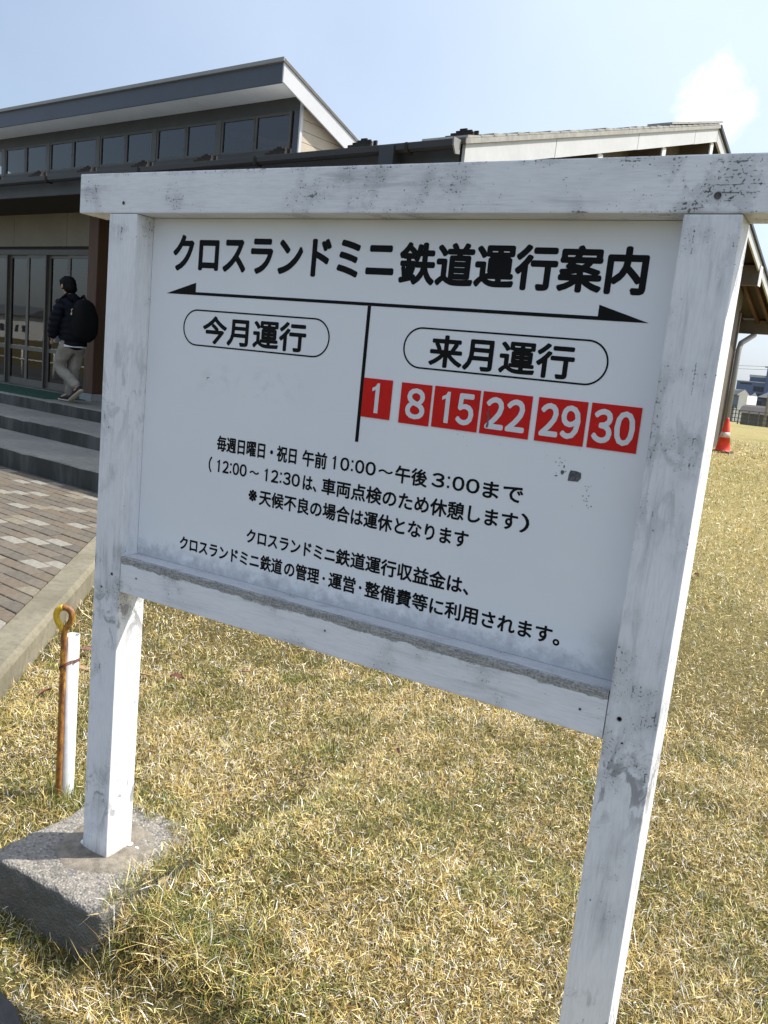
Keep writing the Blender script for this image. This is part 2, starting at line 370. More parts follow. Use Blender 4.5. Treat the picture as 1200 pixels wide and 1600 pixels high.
# ------------------------------------------------------------------ mesh builders
class MB:
    def __init__(self): self.v = []; self.f = []; self.mi = []
    def add(self, verts, faces, mi=0):
        o = len(self.v); self.v += [tuple(p) for p in verts]
        self.f += [tuple(o + i for i in f) for f in faces]; self.mi += [mi] * len(faces); return self
    def box(self, x0, x1, y0, y1, z0, z1, mi=0):
        return self.add([(x0, y0, z0), (x1, y0, z0), (x1, y1, z0), (x0, y1, z0), (x0, y0, z1), (x1, y0, z1), (x1, y1, z1), (x0, y1, z1)],
                        [(0, 3, 2, 1), (4, 5, 6, 7), (0, 1, 5, 4), (1, 2, 6, 5), (2, 3, 7, 6), (3, 0, 4, 7)], mi)
    def prism_x(self, x0, x1, prof, mi=0):          # prof: list of (y, z), counter-clockwise seen from +x
        n = len(prof)
        return self.add([(x0, y, z) for y, z in prof] + [(x1, y, z) for y, z in prof],
                        [tuple(range(n))[::-1], tuple(range(n, 2 * n))] + [(i, (i + 1) % n, n + (i + 1) % n, n + i) for i in range(n)], mi)
    def tube(self, pts, r, n=10, caps=True, mi=0):
        pts = [Vector(p) for p in pts]; rs = r if isinstance(r, (list, tuple)) else [r] * len(pts)
        rings = []; up = None
        for i, p in enumerate(pts):
            d = (pts[min(i + 1, len(pts) - 1)] - pts[max(i - 1, 0)]).normalized()
            if up is None: up = d.orthogonal().normalized()
            up = (up - d * up.dot(d)).normalized(); s = d.cross(up)
            rings.append([p + (up * math.cos(2 * math.pi * k / n) + s * math.sin(2 * math.pi * k / n)) * rs[i] for k in range(n)])
        vs = [q for rg in rings for q in rg]; fs = []
        for i in range(len(rings) - 1):
            for k in range(n): fs.append((i * n + k, i * n + (k + 1) % n, (i + 1) * n + (k + 1) % n, (i + 1) * n + k))
        if caps: fs += [tuple(range(n))[::-1], tuple((len(rings) - 1) * n + k for k in range(n))]
        return self.add(vs, fs, mi)
    def ball(self, c, r, seg=14, rings=9, mi=0):
        c = Vector(c); r = Vector(r) if isinstance(r, (tuple, Vector)) else Vector((r, r, r)); vs = []; fs = []
        for i in range(rings + 1):
            a = math.pi * i / rings
            for k in range(seg):
                b = 2 * math.pi * k / seg
                vs.append((c.x + r.x * math.sin(a) * math.cos(b), c.y + r.y * math.sin(a) * math.sin(b), c.z + r.z * math.cos(a)))
        for i in range(rings):
            for k in range(seg): fs.append((i * seg + k, (i + 1) * seg + k, (i + 1) * seg + (k + 1) % seg, i * seg + (k + 1) % seg))
        return self.add(vs, fs, mi)
    def mesh(self, name, mats, base=(0, 0, 0), smooth=False, bevel=0.0, seg=1):
        me = bpy.data.meshes.new(name); b = Vector(base)
        me.from_pydata([tuple(Vector(p) - b) for p in self.v], [], self.f)
        mats = mats if isinstance(mats, (list, tuple)) else [mats]
        for m in mats: me.materials.append(M[m] if isinstance(m, str) else m)
        me.polygons.foreach_set('material_index', self.mi)
        if bevel:
            bm = bmesh.new(); bm.from_mesh(me)
            bmesh.ops.remove_doubles(bm, verts=bm.verts, dist=1e-6)
            bmesh.ops.bevel(bm, geom=[e for e in bm.edges if len(e.link_faces) == 2 and e.calc_face_angle(0) > 0.6], offset=bevel, segments=seg, affect='EDGES', profile=0.6)
            bm.to_mesh(me); bm.free()
        if smooth: me.polygons.foreach_set('use_smooth', [True] * len(me.polygons))
        me.update(); return me
def link(name, me, parent=None, loc=None):
    o = bpy.data.objects.new(name, me); COL.objects.link(o)
    if parent: o.parent = parent
    if loc is not None: o.location = loc
    return o
def tag(o, label, cat, group=None):
    o['label'] = label; o['category'] = cat
    if group: o['group'] = group
    return o
def struct(o, kind='structure'): o['kind'] = kind; return o
class Thing:
    """an Empty at the thing's base; parts are given in the frame's own coordinates"""
    def __init__(s, name, label, cat, base=(0, 0, 0), frame='W', group=None):
        s.base = Vector(base); o = bpy.data.objects.new(name, None); o.empty_display_size = 0.1; COL.objects.link(o)
        if frame == 'B': o.location = MB_ @ s.base; o.rotation_euler = (0, 0, TH)
        else: o.location = s.base
        tag(o, label, cat, group); s.o = o
    def part(s, name, mb, mats, parent=None, label=None, **k):
        o = link(name, mb.mesh(name, mats, s.base, **k), parent or s.o)
        if label: o['label'] = label
        return o

# ------------------------------------------------------------------ ground
def build_ground():
    xs = np.concatenate([-np.geomspace(1400, 14, 34), np.linspace(-12, 6, 150), np.geomspace(7, 1400, 30)])
    ys = np.concatenate([-np.geomspace(1400, 6, 30), np.linspace(-4, 20, 180), np.linspace(21, 70, 50), np.geomspace(76, 1400, 24)])
    X, Y = np.meshgrid(xs, ys)
    U = X * math.cos(TH) + Y * math.sin(TH); V = -X * math.sin(TH) + Y * math.cos(TH)
    Z = ground_z(X, Y)
    # bed under the paving and the building stays below them
    n_ = X * 0.796 + Y * 0.605
    under = ((n_ < -0.62) & (V < 6)) | ((U < -2.9) & (V > 2.9) & (V < 15.9) & (n_ < -0.62))
    Z = np.where(under, np.minimum(Z, -0.16), Z)
    verts = np.stack([X, Y, Z], -1).reshape(-1, 3)
    nx, ny = len(xs), len(ys); idx = np.arange(nx * ny).reshape(ny, nx)
    f = np.stack([idx[:-1, :-1], idx[:-1, 1:], idx[1:, 1:], idx[1:, :-1]], -1).reshape(-1, 4)
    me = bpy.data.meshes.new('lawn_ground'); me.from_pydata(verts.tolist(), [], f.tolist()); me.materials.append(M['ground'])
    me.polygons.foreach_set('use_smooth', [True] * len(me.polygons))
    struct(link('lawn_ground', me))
build_ground()

# asphalt path at the photographer's feet, lower left
def build_path():
    mb = MB()
    e = [(-3.0, -0.60), (-1.2, -0.47), (-0.4, -0.395), (0.0, -0.37), (0.166, -0.364), (0.24, -0.375), (0.296, -0.40), (0.36, -0.47), (0.50, -0.60), (0.85, -0.85), (3.2, -1.05)]
    top = [(x, y, -0.104) for x, y in e] + [(x, -2.6, -0.104) for x, y in reversed(e)]
    bot = [(x, y, -0.20) for x, y, z in top]
    n = len(top)
    mb.add(top + bot, [tuple(range(n))[::-1], tuple(range(n, 2 * n))] + [(i, (i + 1) % n, n + (i + 1) % n, n + i) for i in range(n)])
    struct(link('asphalt_path', mb.mesh('asphalt_path', 'asphalt', bevel=0.008)))
build_path()
def build_forecourt():
    mb = MB().add([B(-40, -5, -.03), B(-16.02, -5, -.03), B(-16.02, 3.19, -.03), B(-40, 3.19, -.03)], [(0, 1, 2, 3)])
    mb.add([B(-40, -5, -.15), B(-16.02, -5, -.15)], [])
    struct(link('asphalt_forecourt', mb.mesh('asphalt_forecourt', 'asphalt')))
build_forecourt()

# ------------------------------------------------------------------ kerb between paving and lawn
def build_kerb():
    nv = Vector((0.796, 0.605, 0)); dv = Vector((-0.605, 0.796, 0))
    prof = [(-0.728, -0.30), (-0.728, -0.010), (-0.720, 0.004), (-0.588, 0.006), (-0.576, -0.004), (-0.566, -0.020), (-0.560, -0.30)]
    ss = np.linspace(-2.0, 5.12, 180); vs = []; fs = []; k = len(prof)
    for s in ss:
        for j, (a, z) in enumerate(prof):
            w = 0.0
            q = nv * a + dv * s
            w = noise.noise(Vector((q.x * 14, q.y * 14, z * 14))) * 0.004
            if j in (3, 4, 5): w += noise.noise(Vector((q.x * 45, q.y * 45, 1.7))) * 0.005
            vs.append((q.x + nv.x * w, q.y + nv.y * w, z + (w if 0 < j < 6 else 0)))
    for i in range(len(ss) - 1):
        for j in range(k - 1):
            fs.append((i * k + j, i * k + j + 1, (i + 1) * k + j + 1, (i + 1) * k + j))
    fs += [tuple(range(k)), tuple((len(ss) - 1) * k + j for j in range(k))[::-1]]
    mb = MB().add(vs, fs)
    struct(link('concrete_kerb', mb.mesh('concrete_kerb', 'kerb')))
build_kerb()

# ------------------------------------------------------------------ block paving
def build_paving():
    root_me = MB()
    def curb_u(v):      # u of the kerb's paving side at depth v
        # points nv*-0.731 + dv*s
        P = [(-0.731 * 0.796 - 0.605 * s, -0.731 * 0.605 + 0.796 * s) for s in (-3, 6)]
        (u0, v0), (u1, v1) = [to_local(*p) for p in P]
        return u0 + (v - v0) / (v1 - v0) * (u1 - u0)
    V0, V1 = -1.6, 3.195
    root_me.add([B(-16, V0, -0.014), B(curb_u(V0), V0, -0.014), B(curb_u(V1), V1, -0.014), B(-16, V1, -0.014)], [(0, 1, 2, 3)])
    bed = struct(link('block_paving', root_me.mesh('block_paving', 'bed')))
    L_, W_ = 0.200, 0.1012
    cells = []
    for j in range(-30, 18):
        v0 = 1.392 + j * 0.1016; v1 = v0 + W_ - 0.006
        if v0 < V0 or v1 > V1: continue
        off = 0.5 * (j % 2)
        cu = min(curb_u(v0), curb_u(v1))
        i1 = int(math.floor((curb_u(v0) + 2.76) / L_ - off)) + 1
        for i in range(i1 - 34, i1 + 1):
            u0 = -2.76 + (i + off) * L_; u1 = u0 + L_ - 0.006
            if u0 > curb_u(v0) - 0.012: continue
            cells.append((i, j, u0, u1, v0, v1))
    rnd = random.Random(3)
    vis = []; rest = []
    cl = Vector((1.6167, -1.4426, 1.3407)); rot = cam.rotation_euler.to_matrix().transposed()
    for c in cells:
        p = B((c[2] + c[3]) / 2, (c[4] + c[5]) / 2, 0); q = rot @ (Vector(p) - cl)
        px = 600 + 1307.4 * q.x / -q.z; py = 800 - 1307.4 * q.y / -q.z
        (vis if (q.z < 0 and -25 < px < 200 and py < 1010) else rest).append((px, c))
    vis.sort(key=lambda t: -t[1][4] * -1)      # nearest rows first
    keep = vis[:298]; rest += vis[298:]
    shared = {}
    def poly(c):
        i, j, u0, u1, v0, v1 = c
        a0, a1 = min(u1, curb_u(v0) - 0.004), min(u1, curb_u(v1) - 0.004)
        if a1 <= u0 + 0.01: a1 = u0 + 0.01
        return [(u0, v0), (a0, v0), (a1, v1), (u0, v1)], (abs(a0 - u1) < 1e-6 and abs(a1 - u1) < 1e-6)
    def colour(c):
        i, j = c[0], c[1]
        h = rnd.random()
        if (2 * i + (j % 2) - j) % 8 == 0: return 5 if h < 0.62 else (6 if h < 0.9 else 4)
        if h < 0.04: return 6
        return rnd.randrange(5)
    def slab(pts, zt, z0=-0.05):
        k = 0.0035; cx = sum(p[0] for p in pts) / 4; cy = sum(p[1] for p in pts) / 4
        def ins(p): return (p[0] + math.copysign(k, cx - p[0]), p[1] + math.copysign(k, cy - p[1]))
        lo = [(x, y, z0) for x, y in pts]; mid = [(x, y, zt - 0.003) for x, y in pts]; hi = [(*ins(p), zt) for p in pts]
        return lo + mid + hi, [(8, 9, 10, 11)] + [(a + i, a + (i + 1) % 4, a + 4 + (i + 1) % 4, a + 4 + i) for a in (0, 4) for i in range(4)]
    for _, c in keep:
        pts, full = poly(c); k = colour(c)
        org = Vector((c[2], c[4], 0))
        if full:
            key = k
            if key not in shared:
                vs, fs = slab([(x - c[2], y - c[4]) for x, y in pts], 0.0)
                shared[key] = MB().add(vs, fs).mesh('paver', 'paver%d' % k)
            me = shared[key]
        else:
            vs, fs = slab([(x - c[2], y - c[4]) for x, y in pts], 0.0); me = MB().add(vs, fs).mesh('paver', 'paver%d' % k)
        o = link('paver', me, bed)
        o.location = B(c[2], c[4], rnd.uniform(-0.004, 0.001)); o.rotation_euler = (rnd.uniform(-.006, .006), rnd.uniform(-.006, .006), TH + rnd.uniform(-.006, .006))
    mb = MB()
    for _, c in rest:
        pts, full = poly(c); vs, fs = slab(pts, rnd.uniform(-0.004, 0.0)); mb.add([B(*p) for p in vs], fs, colour(c))
    struct(link('outlying_pavers', mb.mesh('outlying_pavers', ['paver%d' % i for i in range(7)]), bed), 'stuff')
build_paving()

# ------------------------------------------------------------------ steps and platform
def build_steps():
    def slab(u0, u1, v0, v1, z0, z1, name, seedz):
        # slab with a worn, slightly uneven front arris
        n = 90; prof_n = 6; vs = []; fs = []
        for i in range(n + 1):
            u = u0 + (u1 - u0) * i / n
            w = noise.noise(Vector((u * 2.2, seedz, 0))) * 0.012 + noise.noise(Vector((u * 11, seedz, 3))) * 0.006
            c = 0.012 + max(0.0, noise.noise(Vector((u * 5, seedz + 5, 0)))) * 0.02
            for v, z in ((v0, z0), (v0 + w * .4, z1 - c), (v0 + c * .7, z1 - c * .15), (v0 + c * 1.8, z1), (v1, z1), (v1, z0)):
                vs.append((u, v, z))
        for i in range(n):
            for j in range(prof_n):
                a, b = i * prof_n + j, i * prof_n + (j + 1) % prof_n
                fs.append((a, a + prof_n, b + prof_n, b))
        fs += [tuple(range(prof_n))[::-1][::-1], tuple(n * prof_n + j for j in range(prof_n))[::-1]]
        return MB().add(vs, fs)
    t = Thing('entrance_steps', 'long concrete steps with dark stained risers below the glass doors', 'steps', (-8, 4.0, 0), 'B')
    t.part('step', slab(-17, -2.5, 3.21, 4.06, -0.25, 0.17, 's', 1), 'steps')
    t.part('step', slab(-17, -2.5, 4.05, 4.88, -0.25, 0.33, 's', 2), 'steps')
    t.part('platform', slab(-17, -2.5, 4.865, 7.0, -0.25, 0.48, 's', 3), 'steps')
    mb = MB().box(-15.5, -8.40, 4.965, 5.80, 0.4805, 0.489)
    c = Thing('green_carpet', 'green turf carpet laid along the top of the concrete steps', 'carpet', (-12, 5.4, 0.48), 'B')
    c.part('carpet', mb, 'mat_green')
build_steps()

# ------------------------------------------------------------------ building
RS = 0.292                                   # front roof slope
ZE, VE = 3.30, 5.02                          # eave edge
VR = 11.55; ZR = ZE + RS * (VR - VE)         # ridge
RB = 0.372                                   # rear slope
VB = 17.25
UR = -2.33                                   # gable end
UL = -20.0
def zf(v): return ZE + RS * (v - VE)
def zb(v): return ZR - RB * (v - VR)
def build_building():
    t = Thing('station_building', 'single storey hall with low gable roof and raised clerestory behind the notice board', 'building', (-8, 9, 0), 'B')
    # --- roof decking
    mb = MB().prism_x(UL, UR - 0.02, [(VE + 0.06, zf(VE + 0.06) - 0.05), (VR, ZR - 0.05), (VR, ZR - 0.005), (VE, ZE - 0.005)])
    rf = t.part('roof', mb, 'roof')
    mb = MB().prism_x(UL, UR - 0.02, [(VR + .002, ZR - 0.05), (VB, zb(VB) - 0.05), (VB, zb(VB) - 0.005), (VR + .002, ZR - 0.005)])
    t.part('roof', mb, 'roof')
    # roof tiles seen edge-on along the gable verge
    for k in range(31):
        v0 = VE + 0.02 + k * (VR - VE - 0.1) / 31; v1 = v0 + 0.235
        z0 = zf(v0); h = 0.020 + 0.012 * random.random()
        mb = MB().prism_x(UR - 0.46, UR + 0.012, [(v0, z0 - 0.004), (v1, zf(v1) - 0.004), (v1, zf(v1) + h * .35), (v0 + 0.01, z0 + h)])
        t.part('roof_tile', mb, 'roof_edge', rf)
    mb = MB().prism_x(UR - 0.3, UR + 0.02, [(VR - 1.9, zf(VR - 1.9) + 0.032), (VR + 0.06, ZR + 0.034), (VR + 0.06, ZR + 0.062), (VR - 1.9, zf(VR - 1.9) + 0.058)])
    t.part('ridge_cap', mb, 'roof_edge', rf)
    # verge strip
    mb = MB().prism_x(UR - 0.03, UR + 0.02, [(VE, ZE - 0.05), (VR + .01, ZR - 0.05), (VR + .01, ZR - 0.006), (VE, ZE - 0.006)])
    t.part('verge_strip', mb, 'roof_edge')
    mb = MB().prism_x(UR - 0.03, UR + 0.03, [(VR + .012, ZR - 0.055), (VB, zb(VB) - 0.055), (VB, zb(VB) + 0.0), (VR + .012, ZR + 0.0)])
    t.part('verge_strip', mb, 'gutter')
    # rake boards, in four lengths on the front slope
    cuts = [VE + 0.03, 6.68, 8.72, 10.62, VR]
    for a, b in zip(cuts[:-1], cuts[1:]):
        bo = 0.006
        mb = MB().prism_x(UR - 0.035, UR - 0.004, [(a + bo, zf(a) - 0.235), (b - bo, zf(b) - 0.235), (b - bo, zf(b) - 0.052), (a + bo, zf(a) - 0.052)])
        t.part('rake_board', mb, 'rake_grey')
    mb = MB().prism_x(UR - 0.035, UR - 0.004, [(VR + .006, ZR - 0.235), (VB, zb(VB) - 0.235), (VB, zb(VB) - 0.06), (VR + .006, ZR - 0.06)])
    t.part('rake_board', mb, 'rake_grey')
    # purlins with white capped ends under the gable overhang
    for v, dz in ((7.8, .24), (9.65, .24), (11.45, .24)):
        z = min(zf(v), zb(v)) - 0.235
        pb = t.part('purlin', MB().box(-3.2, UR - 0.05, v - .055, v + .055, z - .20, z + .17), 'beam_dark')
        t.part('end_cap', MB().box(UR - 0.049, UR - 0.03, v - .06, v + .06, z - .21, z - 0.004), 'cap_white', pb)
    for v in (13.15, 15.05):
        z = zb(v) - 0.02
        pb = t.part('purlin', MB().box(-3.2, UR + 0.0, v - .05, v + .10, z - .44, z - .09), 'beam_dark')
        t.part('end_cap', MB().box(UR + 0.001, UR + 0.012, v - .06, v + .11, z - .45, z - .10), 'cap_white', pb)
    # soffit under the gable overhang, rafters
    mb = MB().prism_x(-2.8, UR - 0.04, [(VE + .1, zf(VE + .1) - .085), (VR, ZR - .085), (VR, ZR - .07), (VE + .1, zf(VE + .1) - .07)])
    mb.prism_x(-2.8, UR - 0.04, [(VR + .002, ZR - .085), (VB - .05, zb(VB - .05) - .085), (VB - .05, zb(VB - .05) - .07), (VR + .002, ZR - .07)])
    t.part('gable_soffit', mb, 'soffit_dark')
    for u in (-3.05, -2.72, -2.50):
        mb = MB().prism_x(u - .03, u + .03, [(15.3, zb(15.3) - .19), (VB - .1, zb(VB - .1) - .19), (VB - .1, zb(VB - .1) - .09), (15.3, zb(15.3) - .09)])
        t.part('rafter', mb, 'rafter')
    mb = MB().box(-20, UR - .04, VB - .16, VB - .06, zb(VB) - .33, zb(VB) - .062)
    t.part('eave_beam', mb, 'beam_dark')
    mb = MB().prism_x(-20, UR + 0.02, [(VB - .03, zb(VB) - .27), (VB + .03, zb(VB) - .29), (VB + .10, zb(VB) - .25), (VB + .12, zb(VB) - .14), (VB - .04, zb(VB) - .14)])
    t.part('gutter', mb, 'gutter')
    # front eave: edge strip, gutter, hopper, fascia, soffit
    t.part('eave_edge_strip', MB().box(UL, UR + 0.02, VE - 0.012, VE - 0.001, ZE - 0.045, ZE + 0.0), 'roof_edge_dark')
    gt = [(4.985, 3.20), (4.93, 3.195), (4.905, 3.215), (4.90, 3.262), (4.91, 3.262), (4.985, 3.225)]
    for a, b in ((UL, -3.12), (-2.98, -2.36)):
        t.part('gutter', MB().prism_x(a, b, gt[::-1]), 'gutter')
    t.part('hopper', MB().box(-3.13, -2.97, 4.89, 5.0, 3.05, 3.252), 'gutter')
    for u in np.arange(-19.6, -2.6, 1.86):
        t.part('gutter_bracket', MB().box(u, u + .03, 4.895, 4.99, 3.185, 3.268), 'guard')
    t.part('gutter_end', MB().prism_x(-2.359, -2.345, [(4.99, 3.16), (4.93, 3.15), (4.89, 3.21), (4.885, 3.275), (4.99, 3.275)][::-1]), 'pipe')
    t.part('fascia', MB().box(UL, UR - 0.06, 5.06, 5.10, 3.064, 3.252), 'header')
    t.part('soffit', MB().box(UL, UR - 0.08, 5.101, 6.0, 3.068, 3.09), 'soffit_dark')
    for k in range(17):                           # snow guards along the eave, stepped in profile
        u = -2.46 - 1.10 * k
        if u < UL: break
        mb = MB()
        for i, (a, b, h) in enumerate(((-.14, .14, .03), (-.10, .13, .048), (-.06, .10, .064), (-.035, .035, .08), (.10, .14, .052))):
            vv = VE + 0.10 + 0.02 * i
            mb.box(u + a, u + b, vv, vv + 0.018, zf(vv) - 0.002, zf(vv) + h)
        t.part('snow_guard', mb, 'guard', rf)
    # --- front wall above the doors
    u = -19.6; k = 0
    while u < -2.9:
        t.part('wall_panel', MB().box(u + .004, min(u + 1.42, -2.84) - .004, 6.0, 6.04, 2.60, 3.067), 'wall_beige'); u += 1.42
    t.part('head_track', MB().box(-16.6, -8.9, 6.03, 6.12, 2.555, 2.60), 'shade_dark')
    t.part('door_head', MB().box(-16.6, -8.9, 5.985, 6.10, 2.475, 2.552), 'frame')
    # sliding doors
    w_ = 0.545
    for k in range(12):
        u1 = -9.05 - k * w_; u0 = u1 - w_; vv = 6.00 + (0.028 if k % 2 else 0.0)
        d = MB()
        d.box(u0 + .0, u0 + .055, vv, vv + .026, .50, 2.474); d.box(u1 - .055, u1 - .0, vv, vv + .026, .50, 2.474)
        d.box(u0 + .055, u1 - .055, vv + .002, vv + .024, .50, .60); d.box(u0 + .055, u1 - .055, vv + .002, vv + .024, 2.43, 2.474)
        d.box(u0 + .055, u1 - .055, vv + .002, vv + .024, 1.04, 1.10)
        dd = t.part('door', d, 'frame_lite')
        g = MB(); g.add([(u0 + .055, vv + .013, .60), (u1 - .055, vv + .013, .60), (u1 - .055, vv + .013, 1.04), (u0 + .055, vv + .013, 1.04)], [(0, 1, 2, 3)])
        t.part('pane', g, 'glass', dd)
        g = MB(); g.add([(u0 + .055, vv + .013, 1.10), (u1 - .055, vv + .013, 1.10), (u1 - .055, vv + .013, 2.43), (u0 + .055, vv + .013, 2.43)], [(0, 1, 2, 3)])
        t.part('pane', g, 'glass', dd)
        t.part('meeting_stile', MB().box(u1 - .012, u1 + .012, vv - .012, vv - .0005, .50, 2.47), 'shade_dark', dd)  # dark strip stands in for the shaded gap between door frames
    t.part('door_sill', MB().box(-16.6, -8.9, 5.97, 6.10, .481, .50), 'frame')
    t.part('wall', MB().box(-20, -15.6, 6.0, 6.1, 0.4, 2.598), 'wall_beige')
    t.part('wall', MB().box(-8.89, -2.8, 6.012, 6.1, 0.4, 2.598), 'shade_dark')  # shadowed stretch of wall, its shade put into the colour
    # porch posts
    for u in (-8.51, -5.7, -2.95):
        p_ = t.part('porch_post', MB().box(u, u + .21, 5.60, 5.81, .58, 3.066), 'brown_post', bevel=.006)
        t.part('post_footing', MB().box(u - .03, u + .24, 5.57, 5.84, .481, .579), 'footing', p_)
    # interior: floor, back wall, gable wall, rear wall, ceiling
    t.part('soffit', MB().prism_x(-20, UR - .041, [(16.01, zb(16.01) - .088), (VB - .17, zb(VB - .17) - .088), (VB - .17, zb(VB - .17) - .052), (16.01, zb(16.01) - .052)]), 'soffit_dark')
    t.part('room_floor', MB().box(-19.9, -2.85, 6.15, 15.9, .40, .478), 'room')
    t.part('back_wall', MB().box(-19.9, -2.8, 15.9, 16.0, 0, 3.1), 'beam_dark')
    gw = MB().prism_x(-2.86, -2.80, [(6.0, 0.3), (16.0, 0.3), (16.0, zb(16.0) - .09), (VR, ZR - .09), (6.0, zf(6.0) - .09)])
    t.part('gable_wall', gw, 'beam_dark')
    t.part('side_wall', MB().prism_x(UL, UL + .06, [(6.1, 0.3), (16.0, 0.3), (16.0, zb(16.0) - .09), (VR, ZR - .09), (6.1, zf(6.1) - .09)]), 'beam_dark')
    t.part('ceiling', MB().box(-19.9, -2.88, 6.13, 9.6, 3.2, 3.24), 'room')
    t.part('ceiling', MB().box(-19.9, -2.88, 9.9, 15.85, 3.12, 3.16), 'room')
    # downpipe and corner trim at the far corner
    t.part('corner_trim', MB().box(-2.99, -2.79, 16.001, 16.06, .44, 3.05), 'beam_dark')
    mb = MB().tube([(-2.80, VB + .03, zb(VB) - .26), (-2.80, VB + .03, zb(VB) - .34), (-2.76, 16.25, 2.50), (-2.745, 16.1, 2.36), (-2.745, 16.1, .44)], .052, 12)
    t.part('downpipe', mb, 'pipe', smooth=True)
    # --- clerestory
    CU = -8.62; CV = 9.1; CW = 9.75; CWU = -8.79
    def zc(v): return 6.0 - 0.36 * (v - CV)
    t.part('clerestory_roof', MB().prism_x(UL, CU + .02, [(CV - .03, 6.0), (12.2, zc(12.2)), (12.2, zc(12.2) + .045), (CV - .03, 6.055)]), 'roof_edge_dark')
    t.part('clerestory_edge_trim', MB().box(UL, CU + .03, CV - .05, CV - .031, 6.0, 6.06), 'pipe')
    t.part('clerestory_fascia', MB().box(UL, CU - .03, CV, CV + .03, 5.69, 5.998), 'fascia_dark')
    u = CU - .03
    while u > UL:
        u2 = max(u - 1.21, UL)
        t.part('soffit_board', MB().box(u2 + .004, u - .003, CV + .031, CW + .05, 5.695, 5.71), 'soffit'); u = u2
    t.part('clerestory_rake', MB().prism_x(CU - .028, CU, [(CV, 5.70), (12.1, zc(12.1) - .30), (12.1, zc(12.1) - .002), (CV, 5.998)]), 'rake_white')
    t.part('clerestory_header', MB().box(UL, CWU - .02, CW, CW + .06, 5.47, 5.694), 'header')
    t.part('clerestory_jamb', MB().box(CWU - .15, CWU - .021, CW - .004, CW + .06, 4.6, 5.469), 'fascia_dark')
    t.part('corner_board', MB().box(CWU - .02, CWU + .012, CW - .01, CW + .05, 4.6, 5.65), 'rake_white')
    z = 4.62
    while z < 5.5:                                 # lap siding on the clerestory cheek
        z1 = z + .178; va = CW + .051
        vmax = lambda q: CV + (6.0 - .1 - q) / .36
        if vmax(z1) > va:
            t.part('siding_board', MB().prism_x(CWU - .03, CWU + .0, [(va, z), (vmax(z), z), (vmax(z1), z1 - .006), (va, z1 - .006)]), 'siding')
        z += .18
    t.part('clerestory_cheek', MB().prism_x(CWU - .06, CWU - .031, [(CW + .06, 4.5), (12.0, 4.5), (12.0, zc(12.0)), (CW + .06, zc(CW + .06))]), 'siding')
    t.part('flashing', MB().prism_x(CWU + .001, CWU + .05, [(CW - .02, zf(CW) - .0), (VR, ZR + .0), (VR, ZR + .045), (CW - .02, zf(CW) + .045)]), 'cap_white')
    t.part('clerestory_sill', MB().box(UL, CWU - .15, CW - .01, CW + .06, 4.60, 4.86), 'header')
    edge = -8.94
    for k in range(6):
        b = edge - 1.862 * k; a = b - 1.862; mid = (a + b) / 2
        t.part('clerestory_post', MB().box(a - .055, a + .055, CW - .02, CW + .06, 4.861, 5.469), 'frame')
        for (x0, x1) in ((a + .056, mid - .004), (mid + .004, b - .056)):
            f = MB(); w = .048; y0, y1 = CW - .012, CW + .03
            f.box(x0, x0 + w, y0, y1, 4.862, 5.468); f.box(x1 - w, x1, y0, y1, 4.862, 5.468)
            f.box(x0 + w, x1 - w, y0 + .002, y1 - .002, 4.862, 4.905); f.box(x0 + w, x1 - w, y0 + .002, y1 - .002, 5.425, 5.468)
            wf = t.part('window', f, 'frame')
            t.part('pane', MB().add([(x0 + w, CW + .01, 4.905), (x1 - w, CW + .01, 4.905), (x1 - w, CW + .01, 5.425), (x0 + w, CW + .01, 5.425)], [(0, 1, 2, 3)]), 'glass', wf)
    # structure visible through the clerestory glass
    for k in range(5):
        u = -9.05 - 3.72 * k
        mb = MB().prism_x(u - .06, u + .06, [(CW + .15, 5.42), (11.4, 4.75), (11.4, 4.90), (CW + .15, 5.58)])
        t.part('clerestory_rafter', mb, 'rafter')
    mb = MB().add([(-11.2, 10.35, 5.50), (-9.0, 9.95, 4.98), (-9.0, 9.95, 4.88), (-11.2, 10.35, 5.40), (-11.2, 10.45, 5.50), (-9.0, 10.05, 4.98), (-9.0, 10.05, 4.88), (-11.2, 10.45, 5.40)],
                  [(0, 3, 2, 1), (4, 5, 6, 7), (0, 1, 5, 4), (3, 7, 6, 2), (1, 2, 6, 5), (0, 4, 7, 3)])
    M['brace'] = simple('orange_timber_brightened', (0.55, 0.20, 0.07), 0.5, 0.15, 5, bmp=0)  # timber colour brightened to make up for the unlit interior
    t.part('diagonal_brace', mb, 'brace')
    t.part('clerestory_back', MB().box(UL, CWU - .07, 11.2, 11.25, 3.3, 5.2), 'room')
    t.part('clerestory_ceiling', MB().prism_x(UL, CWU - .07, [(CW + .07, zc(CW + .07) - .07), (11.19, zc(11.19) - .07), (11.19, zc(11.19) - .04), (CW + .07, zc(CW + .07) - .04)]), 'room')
build_building()

